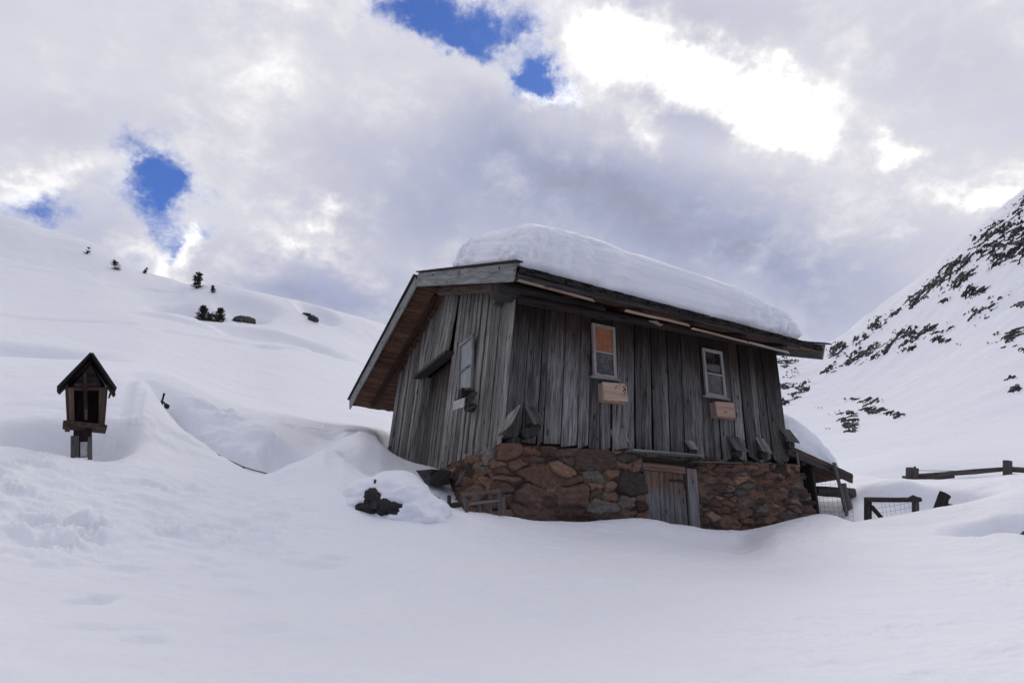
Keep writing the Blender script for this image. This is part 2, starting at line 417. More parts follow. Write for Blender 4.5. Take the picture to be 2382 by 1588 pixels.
def stone_mat():
    mt, t, b = newmat('rubble_stone')
    co = t.new('ShaderNodeTexCoord').outputs['Object']
    a = t.new('ShaderNodeAttribute', attribute_name='col').outputs['Color']
    n1 = t.noise(co, 9, 6, .65); n2 = t.noise(co, 45, 4, .6); n3 = t.noise(co, 3.1, 5, .6)
    v = t.math('ADD', .05, t.math('ADD', t.math('MULTIPLY', n1, 1.2), t.math('MULTIPLY', n2, .75)))
    cc = t.new('ShaderNodeCombineColor')
    for i in range(3): t.put(cc.inputs[i], v)
    c = t.mix(1.0, a, cc.outputs[0], 'MULTIPLY')
    c = t.mix(t.math('MULTIPLY', t.smooth(n3, .50, .72), .35), c, (.090, .044, .026))
    c = t.mix(t.math('MULTIPLY', t.smooth(t.noise(co, 6.3, 5, .65), .62, .72), .4), c, (.15, .135, .12))
    t.put(b.inputs['Base Color'], c); b.inputs['Roughness'].default_value = .9; b.inputs['Specular IOR Level'].default_value = .2
    bump(t, b, t.math('ADD', n1, t.math('ADD', t.math('MULTIPLY', n2, .45), t.math('MULTIPLY', t.noise(t.mapping(co, (1, 1, 2.4)), 20, 5, .7), .6))), 1.0, .030); return mt
STONE = stone_mat()
def needle_mat():
    mt, t, b = newmat('fir_needles')
    co = t.new('ShaderNodeTexCoord').outputs['Object']
    t.put(b.inputs['Base Color'], t.mix(t.noise(co, 5, 3), (.010, .014, .010), (.035, .045, .028))); b.inputs['Roughness'].default_value = .8
    return mt
NEEDLE = needle_mat()

# ------------------------------------------------------------------ hut frame (fitted to the photograph)
HO = Vector((0.04, 11.0, 2.295)); HYAW = .465
U = Vector((math.cos(HYAW), math.sin(HYAW), 0)); V = Vector((-math.sin(HYAW), math.cos(HYAW), 0)); Z = Vector((0, 0, 1))
HL, HW, HH, OG, OG2, OV, TH = 5.967, 7.386, 2.43, .544, .391, .858, .375
def hut(u, v, z): return HO + U * u + V * v + Z * z
def dep(p): return p.dot(FWD)
def onL(x, y, off=0.0): return on(x, y, HO - V * off, V)       # on the long wall plane (off = outwards)
C0b, C0t = onL(1173, 1030), onL(1200, 722)
C1b, C1t = onL(1832, 1078), onL(1802, 826)
C2t = at_depth(905, 944, dep(hut(0, HW, HH)))
Gd = (C2t - C0b); Gd.z = 0; Gd.normalize()                      # along the gable, away from the corner
GN = (C0t - C0b).cross(C2t - C0b).normalized()
if GN.dot(C0b) > 0: GN = -GN                                    # outward, towards the camera
def onG(x, y, off=0.0): return on(x, y, C0b + GN * off, GN)
tt = math.tan(TH)
E0 = at_depth(1196, 656, dep(hut(-OG, -OV, HH - OV * tt)))
E1 = at_depth(1912, 836, dep(hut(HL + OG2, -OV, HH - OV * tt)))
A0 = at_depth(970, 667, dep(hut(-OG, HW / 2, HH + HW / 2 * tt)))
F0 = at_depth(815, 952, dep(hut(-OG, HW + OV, HH - OV * tt)))
EU = (E1 - E0); EL = EU.length; EU = EU / EL
A1 = A0 + EU * EL; F1 = F0 + EU * EL
NR = EU.cross(A0 - E0).normalized();  NR = NR if NR.z > 0 else -NR      # near slope normal
NF = EU.cross(F0 - A0).normalized();  NF = NF if NF.z > 0 else -NF
BH = .30                                                        # barge board height

# ------------------------------------------------------------------ terrain
# rows of ground, near to far: photo pixel (2352 wide) and horizontal distance in metres
def snowline(x, y, back=.42):                                  # snow just in front of the stone base
    p = onL(*zd(x, y), back); return (x, y, math.hypot(p.x, p.y))
XL, XR = -900, 3300
front = [snowline(*q) for q in ((1075, 1176), (1165, 1188), (1250, 1197), (1320, 1200), (1400, 1195), (1480, 1192), (1570, 1203), (1650, 1213), (1700, 1217), (1750, 1212), (1800, 1201), (1850, 1190), (1890, 1183))]
L1 = [(XL, 1568, 4.7), (1176, 1568, 4.7), (XR, 1568, 4.7)]
L2 = [(XL, 1410, 6.5), (200, 1400, 6.5), (1176, 1405, 6.5), (XR, 1410, 6.5)]
L3 = [(XL, 1210, 8.6), (200, 1220, 8.6), (600, 1240, 8.5), (1000, 1262, 8.5), (1400, 1290, 8.8), (1800, 1300, 9.4), (2352, 1290, 9.6), (XR, 1270, 9.6)]
L4 = [(XL, 1040, 10.4), (0, 1062, 10.4), (130, 1045, 10.7), (200, 1042, 10.8), (320, 1062, 10.4), (420, 1092, 10.3), (600, 1135, 10.1), (760, 1120, 10.0), (870, 1185, 9.5), (1000, 1192, 9.4)] \
    + [(x, y + 36, d - .95) for x, y, d in front[:-4]] + [(1790, 1240, 11.3), (1890, 1226, 11.9), (2110, 1212, 12.4), (2240, 1190, 12.9), (2275, 1192, 12.5), (2310, 1214, 11.7), (2352, 1237, 11.1), (2450, 1262, 10.8), (2700, 1240, 11.5), (XR, 1180, 12)]
LC = [(XL, 880, 14.5), (0, 896, 14.5), (130, 890, 14.4), (220, 880, 14.5), (290, 870, 14.7), (315, 874, 14.6), (340, 894, 14.2), (375, 936, 13.6), (420, 986, 12.9), (470, 1022, 12.3), (520, 1050, 11.9), (600, 1087, 11.4), (680, 1057, 11.4), (762, 1031, 11.5), (800, 1060, 11.2),
      (850, 1092, 10.8), (930, 1120, 10.5), (1010, 1158, 10.2)] + front + [(1960, 1196, 13.3), (2000, 1190, 13.7), (2110, 1172, 14.2), (2200, 1158, 14.6), (2352, 1128, 14.9), (XR, 1080, 15)]
LB = [(XL, 852, 16.2), (0, 866, 16.0), (200, 868, 15.5), (290, 866, 15.2), (318, 882, 15.0), (345, 925, 14.6), (375, 985, 14.2), (420, 1050, 13.5), (470, 1085, 12.9), (520, 1110, 12.5), (600, 1135, 12.0), (680, 1110, 12.0), (730, 1062, 12.05), (765, 1036, 12.1), (800, 1085, 11.8), (850, 1130, 11.4), (930, 1150, 11.1), (1010, 1180, 10.8)] \
    + [(x, y + 28, d + .45) for x, y, d in front] + [(1960, 1216, 14.0), (2000, 1206, 14.6), (2110, 1182, 15.2), (2200, 1161, 15.4), (2352, 1118, 15.8), (XR, 1070, 16)]
LM = [(XL, 836, 17.2), (0, 848, 17.0), (200, 852, 16.6), (290, 864, 15.7), (325, 878, 15.3), (375, 922, 14.55), (420, 970, 13.8), (470, 1000, 13.2), (520, 1028, 12.85), (600, 1062, 12.4), (680, 1060, 12.5), (740, 1040, 12.75), (775, 1029, 12.75), (800, 1019, 12.75), (830, 1013, 12.8), (870, 1024, 13.0), (905, 1047, 13.2),
      (935, 1063, 13.3), (1010, 1082, 13.5), (1200, 1130, 14.5), (1700, 1150, 16), (1890, 1160, 16.2), (1960, 1140, 16.3), (2000, 1130, 16.4), (2110, 1120, 16.4), (2200, 1118, 16.6), (2352, 1098, 17), (XR, 1060, 17)]
LT = [(XL, 816, 18.6), (0, 828, 18.3), (200, 838, 17.8), (290, 860, 16.3), (325, 867, 15.65), (380, 881, 15.05), (450, 909, 14.3), (520, 939, 13.85), (620, 960, 13.9), (700, 975, 14.3), (800, 986, 15.6), (840, 990, 16.0), (862, 1002, 16.4), (880, 1028, 16.8), (900, 1050, 17.1), (915, 1058, 17.2), (940, 1063, 17.3), (1010, 1076, 17.2), (1200, 1060, 19), (1700, 1085, 19),
      (1956, 1089, 18.8), (2021, 1098, 18.5), (2094, 1101, 18.5), (2188, 1100, 18.5), (2352, 1087, 18.5), (XR, 1050, 18.5)]
LT2 = [(XL, 794, 20.8), (0, 806, 20.5), (290, 842, 19.4), (380, 862, 19.2), (450, 893, 18.8), (520, 924, 18.4), (620, 946, 18.6), (800, 972, 19.4), (880, 982, 19.8), (930, 1010, 20), (1200, 1050, 21), (1700, 1092, 20.6), (1956, 1097, 20.6), (2094, 1108, 20.4), (2188, 1107, 20.4), (2352, 1094, 20.4), (XR, 1058, 20.4)]
LR = [(XL, 764, 24), (0, 776, 23.5), (290, 815, 22.6), (450, 864, 21.8), (620, 908, 21.6), (870, 952, 23), (1200, 1020, 25), (1700, 1074, 24), (1956, 1081, 23), (2021, 1078, 22.6), (2074, 1068, 22.6), (2200, 1062, 22.6), (2352, 1057, 22.6), (XR, 1020, 22.6)]
H1 = [(XL, 690, 32), (0, 702, 31), (290, 742, 29), (450, 788, 27.6), (620, 822, 27.6), (870, 880, 30), (1200, 965, 40), (1700, 1050, 60), (1956, 1046, 64), (2200, 1024, 64), (2352, 1006, 64), (XR, 940, 60)]
H2 = [(XL, 570, 46), (0, 600, 43), (200, 640, 40), (340, 688, 37.5), (450, 712, 35.5), (620, 742, 35.5), (780, 770, 37), (870, 800, 38), (1200, 900, 65), (1500, 960, 110), (1785, 940, 150), (1956, 930, 140), (2110, 870, 135), (2352, 760, 130), (XR, 560, 120)]
LS = [(XL, 300, 66), (-300, 455, 60), (0, 508, 56), (60, 525, 54.5), (110, 543, 53.5), (200, 568, 51), (270, 602, 49), (340, 641, 47), (400, 659, 45.5), (430, 662, 42), (470, 660, 40.5), (510, 659, 40), (560, 669, 40), (640, 688, 40.5), (700, 702, 41.5), (780, 722, 42.5), (870, 747, 44),
      (1000, 795, 54), (1200, 850, 80), (1400, 880, 130), (1600, 872, 200), (1785, 833, 330), (1840, 828, 320), (1900, 817, 290), (1930, 806, 280), (2000, 752, 265), (2050, 716, 258), (2100, 682, 252), (2140, 650, 248), (2200, 590, 240), (2260, 545, 236), (2300, 514, 234), (2352, 474, 230), (2600, 300, 225), (XR, 80, 220)]
ROWS = [10, 64, 70, 64, 64, 12, 30, 40, 12, 26, 56, 90, 150, 8, 5]

def layer(pts):
    a = []
    for x, y, d in pts:
        p = at(*zd(x, y), d); a.append((math.atan2(p.x, p.y), d, p.z))
    a.sort(); return np.array(a)
def pchip_eval(x, y, xq):
    h = np.diff(x); dl = np.diff(y) / h
    mm = np.zeros(len(x))
    for i in range(1, len(x) - 1):
        if dl[i-1] * dl[i] > 0:
            w1, w2 = 2*h[i] + h[i-1], h[i] + 2*h[i-1]
            mm[i] = (w1 + w2) / (w1 / dl[i-1] + w2 / dl[i])
    mm[0], mm[-1] = dl[0] * .5, dl[-1] * .5
    xq = np.clip(xq, x[0], x[-1]); i = np.clip(np.searchsorted(x, xq) - 1, 0, len(h) - 1)
    t = (xq - x[i]) / h[i]
    return (2*t**3 - 3*t**2 + 1) * y[i] + (t**3 - 2*t**2 + t) * h[i] * mm[i] + (-2*t**3 + 3*t**2) * y[i+1] + (t**3 - t**2) * h[i] * mm[i+1]
LAY = [layer(q) for q in (L1, L2, L3, L4, LC, LB, LM, LT, LT2, LR, H1, H2, LS)]
def columns(az):
    """profile knots for azimuths: arrays (K, n) of distance and height"""
    n = len(az); D = [np.full(n, .4)]; ZZ = [np.full(n, -1.62)]
    D.append(np.full(n, 2.2)); ZZ.append(np.full(n, -1.22))
    for Lr in LAY:
        D.append(pchip_eval(Lr[:, 0], Lr[:, 1], az)); ZZ.append(pchip_eval(Lr[:, 0], Lr[:, 2], az))
    fade = sstep(math.radians(50), math.radians(110), np.abs(az))       # behind the camera the slope just falls away
    for k in range(2, len(D)):
        D[k] = D[k] * (1 - fade) + D[k] * fade; ZZ[k] = ZZ[k] * (1 - fade) + (-1.3 - .12 * D[k]) * fade
    ZZ[0] = ZZ[0]; D.append(D[-1] * 1.25); ZZ.append(ZZ[-1] * .93 - 3)
    D.append(D[-1] * 1.8); ZZ.append(ZZ[-1] * .5 - 20)
    return np.array(D), np.array(ZZ)
def slopes(D, ZZ):
    h = np.diff(D, axis=0); dl = np.diff(ZZ, axis=0) / h
    M = np.zeros_like(D)
    a, b = dl[:-1], dl[1:]; w1, w2 = 2*h[1:] + h[:-1], h[1:] + 2*h[:-1]
    ok = a * b > 0
    with np.errstate(divide='ignore', invalid='ignore'):
        mm = (w1 + w2) / (w1 / a + w2 / b)
    M[1:-1] = np.where(ok, mm, 0); M[0] = dl[0]; M[-1] = dl[-1]
    return M
def herm(d0, d1, zA, zB, mA, mB, t):
    h = d1 - d0
    return (2*t**3 - 3*t**2 + 1) * zA + (t**3 - 2*t**2 + t) * h * mA + (-2*t**3 + 3*t**2) * zB + (t**3 - t**2) * h * mB
def base_h(x, y):                                             # scalar lookup
    az = np.array([math.atan2(x, y)]); d = math.hypot(x, y)
    D, ZZ = columns(az); M = slopes(D, ZZ); D, ZZ, M = D[:, 0], ZZ[:, 0], M[:, 0]
    k = int(np.clip(np.searchsorted(D, d) - 1, 0, len(D) - 2)); t = np.clip((d - D[k]) / (D[k+1] - D[k]), 0, 1)
    return float(herm(D[k], D[k+1], ZZ[k], ZZ[k+1], M[k], M[k+1], t))
def hit(x, y, d0=4.0, d1=320.0):                              # first ground point seen through a photo pixel, from d0 outwards
    r = ray(*zd(x, y)); hr = math.hypot(r.x, r.y); ux, uy, uz = r.x/hr, r.y/hr, r.z/hr
    az = np.array([math.atan2(ux, uy)]); D, ZZ = columns(az); M = slopes(D, ZZ); D, ZZ, M = D[:, 0], ZZ[:, 0], M[:, 0]
    ds = np.geomspace(d0, d1, 3000); k = np.clip(np.searchsorted(D, ds) - 1, 0, len(D) - 2); t = np.clip((ds - D[k]) / (D[k+1] - D[k]), 0, 1)
    zz_ = herm(D[k], D[k+1], ZZ[k], ZZ[k+1], M[k], M[k+1], t)
    i = np.argmax(zz_ >= uz * ds)
    d = ds[i] if zz_[i] >= uz * ds[i] else D[-3]
    return Vector((ux * d, uy * d, 0)), d
LOCALS = []          # (centre, radial radius, tangential radius, rotation, depth)
def dip(x, y, rr, rt, depth, rot=0.0, d=None, dx=0.0):
    if d is None: p, d = hit(x, y)
    else: p = at(*zd(x, y), d)
    LOCALS.append((p.x, p.y, rr, rt, depth, rot))
# shrine scoop
SHP = at(*zd(200, 1036), 11.15)
LOCALS += [(SHP.x - .55, SHP.y + .15, .50, .85, -.70, .35), (SHP.x + .60, SHP.y + .35, .7, .9, -.14, -.2)]
# hollows round the trees and boulders on the hill
dip(432, 714, 1.25, 1.35, -1.0); dip(565, 706, .9, 1.5, -.6); dip(730, 716, 1.0, 1.1, -.8); dip(650, 778, .9, 2.8, -.5); dip(420, 736, .6, 1.6, .22); dip(590, 764, .8, 2.2, .22); dip(575, 728, .8, .9, -.4)
dip(30, 795, .8, 1.9, -.55); dip(120, 812, .5, 1.5, -.3); dip(-20, 800, 1.0, 1.6, -.4)
_p = at(*zd(2035, 1130), 16.4); LOCALS += [(_p.x, _p.y, .45, .62, .20, 0)]
_p = at(*zd(665, 1062), 12.3); LOCALS += [(_p.x, _p.y, .35, .45, -.25, 0)]
# scoop cut by the wind at the right edge
_p = at(*zd(2400, 1200), 12.15); LOCALS += [(_p.x, _p.y, .55, .95, -.95, -.3)]
# hollow in which the stump stands
_p = at(*zd(2160, 1130), 15.6); LOCALS += [(_p.x, _p.y, .5, .8, -.25, 0)]
# little hollows in the trough and slump marks
for (x, y, rr, rt, dd) in ((655, 1058, .25, .35, -.22), (590, 1040, .5, .6, .12), (480, 990, .5, .7, -.12), (540, 985, .6, .8, .10), (195, 1382, .08, .16, -.07), (232, 1376, .06, .12, -.05), (240, 1440, .12, .35, -.05), (330, 1465, .10, .14, -.05), (640, 1440, .16, .35, -.07), (600, 1420, .09, .2, .03), (690, 1460, .12, .2, .03), (720, 1298, .09, .30, -.06), (770, 1284, .07, .16, -.05), (1240, 1405, .10, .2, -.045), (1180, 1395, .08, .12, -.03), (450, 1258, .08, .2, -.05), (110, 1300, .08, .2, -.04)):
    dip(x, y, rr, rt, dd)
def local_h(x, y):
    r = np.zeros_like(x)
    for cx_, cy_, rr, rt, dp, rot in LOCALS:
        a = math.atan2(cx_, cy_) + rot; er = (math.sin(a), math.cos(a)); et = (math.cos(a), -math.sin(a))
        dx, dy = x - cx_, y - cy_
        q = ((dx*er[0] + dy*er[1]) / rr)**2 + ((dx*et[0] + dy*et[1]) / rt)**2
        r += dp * np.exp(-q * q)
    return r
TRACKS = [([(455, 926), (560, 955), (690, 976), (800, 990), (930, 1004)], .10, -.10), ([(520, 950), (600, 968), (700, 985), (800, 997), (900, 1008)], .07, -.07), ([(640, 985), (760, 1000), (900, 1018)], .12, .06),
          ([(380, 760), (520, 783), (620, 800), (720, 806), (850, 812)], .22, -.09), ([(0, 722), (150, 735), (300, 742)], .25, -.10), ([(560, 792), (680, 800), (800, 812)], .2, .07), ([(200, 655), (330, 664), (420, 668)], .2, -.08)]
TRACKS = [([hit(*q, d0=13.6 if q[1] > 850 else 4.0)[0] for q in pl], wd_, dp_) for pl, wd_, dp_ in TRACKS]
def tracks_h(x, y):
    r = np.zeros_like(x)
    for pl, wd_, dp_ in TRACKS:
        best = np.full(x.shape, 99.0)
        for a, b in zip(pl[:-1], pl[1:]):
            ex, ey = b.x - a.x, b.y - a.y; t = np.clip(((x - a.x) * ex + (y - a.y) * ey) / (ex * ex + ey * ey), 0, 1)
            best = np.minimum(best, np.hypot(x - a.x - t * ex, y - a.y - t * ey))
        wob = 1 + .5 * pnoise(x * 1.3, y * 1.3, 4.4)
        r += dp_ * wob * np.exp(-(best / wd_)**2)
    return r
ROUGH = [(hit(150, 1150)[0], .9, 2.2, 1.0), (hit(430, 1110)[0], .6, 1.5, .45), (hit(60, 1210)[0], .7, 1.5, .8), (hit(560, 1000)[0], 1.2, 1.5, .7), (hit(250, 980)[0], .8, .8, .5)]
def detail_h(x, y):
    d = np.hypot(x, y); az = np.arctan2(x, y)
    near = 1 / (1 + (d / 26)**2)
    warp_ = pnoise(x * .5, y * .5, 3.3)
    h = .050 * fbm(x * .45, y * .6, 1.5, 3) * near + .018 * fbm(x * 1.3 + warp_, y * 2.9, 7.5, 5, .58) * near + .012 * np.clip(fbm(x * .8 + y * .5, y * 2.2 - x * .6, 3.5, 4, .6) - .05, 0, 1) * near
    pm = sstep(-.15, .5, fbm(x * .7, y * 1.1, 8.8, 3))
    h = h + near * (.0045 + .011 * pm) * fbm(x * 4.2 + warp_, y * 8.5 - x * 1.5, 5.7, 4, .6)
    rg = np.zeros_like(x)
    for p, rr, rt, s in ROUGH:
        q = ((x - p.x) / rt)**2 + ((y - p.y) / rr)**2
        rg += s * np.exp(-q)
    msk = sstep(-.25, .45, fbm(x * .9, y * 1.3, 6.1, 3)); rg = rg * (.30 + .9 * msk)
    lump = fbm(x * 1.7 + y * .8 + .5 * warp_, y * 4.4 - x * .5, 9.1, 5, .62)
    h = h + rg * .13 * np.sign(lump) * np.abs(lump)**.8
    far = sstep(22, 45, d)
    h = h + far * (d / 60) * (.22 * fbm(x * .10, y * .10, 2.2, 4) + .05 * fbm(x * .5 + warp_, y * 1.1, 4.4, 3))
    return h
AZS = math.radians(.085)
azf = np.arange(-math.radians(45), math.radians(45) + 1e-6, AZS)
azo = np.radians(np.arange(48, 181, 3.0))
AZ = np.concatenate([-azo[::-1], azf, azo])
DD, ZK = columns(AZ); MM = slopes(DD, ZK)
rows_d, rows_z, seg_of = [], [], []
ROWS = [4] + ROWS[0:1] + ROWS[1:] if len(ROWS) < len(DD) - 1 else ROWS
for k in range(len(DD) - 1):
    n = ROWS[k] if k < len(ROWS) else 5
    for i in range(n):
        t = i / n
        rows_d.append(DD[k] + (DD[k+1] - DD[k]) * t); rows_z.append(herm(DD[k], DD[k+1], ZK[k], ZK[k+1], MM[k], MM[k+1], t)); seg_of.append(k)
rows_d.append(DD[-1]); rows_z.append(ZK[-1]); seg_of.append(len(DD) - 2)
rd = np.array(rows_d); rz = np.array(rows_z); seg_of = np.array(seg_of)
tx, ty = rd * np.sin(AZ)[None], rd * np.cos(AZ)[None]
tz = rz + local_h(tx, ty) + detail_h(tx, ty)
_m = (rd > 10) & (rd < 60) & (tx < 2) & (ty > 0)
tz[_m] += tracks_h(tx[_m], ty[_m])
# rock on the mountain: patches of rock, denser in bands
def photo_px(x, y, z):
    P = np.stack([x, y, z], -1); dpt = P @ np.array(FWD); dpt = np.where(dpt < .1, .1, dpt)
    return (CX + F * (P @ np.array(RGT)) / dpt) / K, (CY - F * (P @ np.array(UPV)) / dpt) / K
RB = [(2345, 480, 50, 16, 45, .55), (2300, 545, 62, 26, 30, .95), (2345, 575, 40, 22, 30, .8), (2310, 590, 50, 16, 20, .7), (2240, 590, 40, 14, 40, .75), (2190, 618, 50, 14, 35, .8), (2205, 640, 44, 12, 30, .85), (2120, 675, 42, 10, 40, 1.0), (2165, 640, 40, 10, 42, .7),
      (2232, 670, 30, 11, 15, .8), (2166, 691, 13, 6, 0, .9), (2260, 712, 60, 18, 25, .45), (2230, 735, 30, 14, 20, .35), (2340, 700, 30, 14, 30, .55), (2114, 765, 55, 13, 8, .85), (2150, 782, 40, 8, -8, .6), (2009, 808, 58, 13, 18, .85), (2090, 790, 45, 12, 25, .6), (2050, 800, 40, 9, 20, .5),
      (1925, 806, 22, 12, 30, .95), (2013, 746, 20, 13, 30, .85), (1973, 781, 22, 8, 25, .65), (2058, 718, 26, 8, 25, .6), (2090, 700, 26, 6, 20, .4), (1950, 832, 40, 9, 20, .6), (1905, 850, 25, 8, 25, .5), (1838, 898, 24, 9, 40, .85), (1800, 890, 28, 9, 10, .6), (1800, 834, 30, 8, 5, .6), (1820, 860, 30, 8, 10, .4), (1797, 922, 16, 8, -20, .9),
      (1985, 922, 36, 6, -2, .95), (2021, 946, 42, 8, -12, .9), (1952, 970, 20, 17, -60, .9), (1935, 955, 20, 7, 0, .4), (2332, 768, 38, 10, 25, .85), (2332, 893, 16, 7, 20, .85), (2322, 870, 18, 7, 10, .5), (2284, 785, 30, 16, 10, .4), (2345, 800, 20, 20, 40, .45), (1880, 935, 20, 6, 0, .3), (1900, 985, 14, 5, 0, .3)]
ppx, ppy = photo_px(tx, ty, tz)
rock = np.zeros_like(tx)
sel = (tx > 10) & (rd > 45) & (ppx > 1500)
xs, ys = ppx[sel], ppy[sel]; wx, wy, wz = tx[sel], ty[sel], tz[sel]
dens = np.zeros_like(xs)
for (bx, by, ra, rb, an, s) in RB:
    a = math.radians(an); dx, dy = xs - bx, by - ys
    q = ((dx*math.cos(a) + dy*math.sin(a)) / (ra * 1.1))**2 + ((-dx*math.sin(a) + dy*math.cos(a)) / (rb * 1.25))**2
    dens = np.maximum(dens, s * np.exp(-q))
sc_ = 26.0 / np.sqrt(wx**2 + wy**2)
nz = fbm(wx * .30, wy * .30, wz * .75, 5, .74)
rk = np.minimum(dens * 1.05, .72) + nz * (.36 + 1.05 * dens) - .52
rock[sel] = np.clip(.5 + rk * 3.2, 0, 1)
farr = (xs > 2500)
tmp = rock[sel]; tmp[farr] = np.clip(.5 + (nz[farr] * .9 - .35) * 1.9, 0, 1); rock[sel] = tmp
rr_ = sstep(.35, .8, rock)
tz = tz + rr_ * (.5 + .8 * (fbm(tx * .35, ty * .35, tz * .35, 3) if True else 0)) * np.clip(rd / 200, .3, 1.4)

def build_terrain(name, r0, r1, c0, c1, mat):
    sub = (slice(r0, r1 + 1), slice(c0, c1 + 1))
    X, Y, ZZ_ = tx[sub], ty[sub], tz[sub]; n, mcol = X.shape
    co = np.stack([X, Y, ZZ_], -1).reshape(-1, 3).astype(np.float32)
    i = np.arange(n - 1)[:, None] * mcol + np.arange(mcol - 1)[None]
    q = np.stack([i, i + 1, i + mcol + 1, i + mcol], -1).reshape(-1, 4).astype(np.int32)
    me = bpy.data.meshes.new(name); me.vertices.add(len(co)); me.vertices.foreach_set('co', co.ravel())
    me.loops.add(q.size); me.loops.foreach_set('vertex_index', q.ravel())
    me.polygons.add(len(q)); me.polygons.foreach_set('loop_start', np.arange(0, q.size, 4, dtype=np.int32))
    try: me.polygons.foreach_set('loop_total', np.full(len(q), 4, dtype=np.int32))
    except Exception: pass
    me.polygons.foreach_set('use_smooth', np.ones(len(q), dtype=bool))
    me.update(calc_edges=True)
    ca = me.color_attributes.new('col', 'FLOAT_COLOR', 'POINT')
    rc = rock[sub].ravel(); ca.data.foreach_set('color', np.stack([rc, rc, rc, np.ones_like(rc)], -1).astype(np.float32).ravel())
    me.materials.append(mat); me.validate()
    o = bpy.data.objects.new(name, me); COL.objects.link(o); o['kind'] = 'structure'
    return o
kC = [i for i, s in enumerate(seg_of) if s >= 9][0]             # T, upper lip of the trough
caz = int(np.argmin(np.abs(AZ - math.radians(9))))
RM = rocky_mat('mountain_snow_and_rock'); SNOWFAR = snow_mat('hill_snow', True)
build_terrain('snow_ground', 0, kC, 0, len(AZ) - 1, SNOW)
build_terrain('hill', kC, len(rd) - 1, 0, caz, SNOWFAR)
build_terrain('mountain', kC, len(rd) - 1, caz, len(AZ) - 1, RM)

def gz(x, y):                                                  # height of the finished ground
    a = np.array([x]); b = np.array([y]); return base_h(x, y) + float(local_h(a, b)[0] + detail_h(a, b)[0])
def ground_at(px, py, d=None):
    p = at(*zd(px, py), d) if d else hit(px, py)[0]
    return Vector((p.x, p.y, gz(p.x, p.y)))

# ------------------------------------------------------------------ the hut
hutE = empty('alpine_hut', hut(0, 0, -1.3), 'weathered grey plank hut on a brown rubble stone base with a snow covered roof', 'hut')
S_NEAR = (A0 - E0).normalized(); SLN = (A0 - E0).length
S_FAR = (F0 - A0).normalized(); SLF = (F0 - A0).length
SOFF = .13                                                     # deck underside above the barge board's lower edge
def plane_z(p, p0, n): return p0.z - ((p.x - p0.x) * n.x + (p.y - p0.y) * n.y) / n.z
Ld = (C1b - C0b); LWID = Ld.length; Ld.z = 0; Ld.normalize()
LN = -V                                                       # outward normal of the long wall
def lerp(a, b, t): return a + (b - a) * t

# --- long wall of vertical planks
bx = [1173, 1209, 1245, 1260, 1301, 1339, 1391, 1418, 1475, 1516, 1538, 1557, 1590, 1617, 1638, 1676, 1698, 1735, 1760, 1794, 1811, 1833]
def sfrac(x):
    y = 1030 + (x - 1173) / 659 * 48
    return (onL(x, y) - C0b).length / LWID
mb = MB()
fr = [sfrac(x) for x in bx]; fr[0] = -.004
fr2 = [fr[0]]
for a, b in zip(fr[:-1], fr[1:]):                             # the widest planks are split along a crack
    if (b - a) * LWID > .34: fr2.append(a + (b - a) * random.choice([.38, .5, .62]))
    fr2.append(b)
fr = fr2
for i in range(len(fr) - 1):
    t = (fr[i] + fr[i+1]) / 2
    pb = lerp(C0b, C1b, t); pt = lerp(C0t, C1t, t); a = (pt - pb).normalized()
    dz = (plane_z(pb, E0 + NR * SOFF, NR)) - pb.z
    pt = pb + a * (dz * 1.03 - .0)
    zt = plane_z(pt, E0 + NR * SOFF, NR); pt = pt + a * (zt - pt.z - .01)
    lift = .07 - .06 * min(1, t * 3)
    pb = pb + a * (lift + random.uniform(-.05, .035))
    wd = (fr[i+1] - fr[i]) * LWID
    o = random.choice([0, .004, .010, .022, .030])
    tilt = random.uniform(-.008, .022)
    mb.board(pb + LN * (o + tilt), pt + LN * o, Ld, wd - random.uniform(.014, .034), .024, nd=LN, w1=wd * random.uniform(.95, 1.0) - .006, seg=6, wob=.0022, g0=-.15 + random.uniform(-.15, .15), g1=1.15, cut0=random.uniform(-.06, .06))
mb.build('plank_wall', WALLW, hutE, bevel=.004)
mb = MB()
mb.board(lerp(C0b, C1b, -.0) - Z * .12 - LN * .10, lerp(C0b, C1b, 1) - Z * .12 - LN * .10 + Ld * .02, Z, .01, .2, nd=LN) if False else None
q = [C0b - LN * .02 - Z * .1, C1b - LN * .02 - Z * .1, C1t - LN * .02 + Z * .3, C0t - LN * .02 + Z * .3]
mb.add(q, [[0, 1, 2, 3]], [(0, 0)] * 4, [(.5, 0, .5, 1)] * 4)
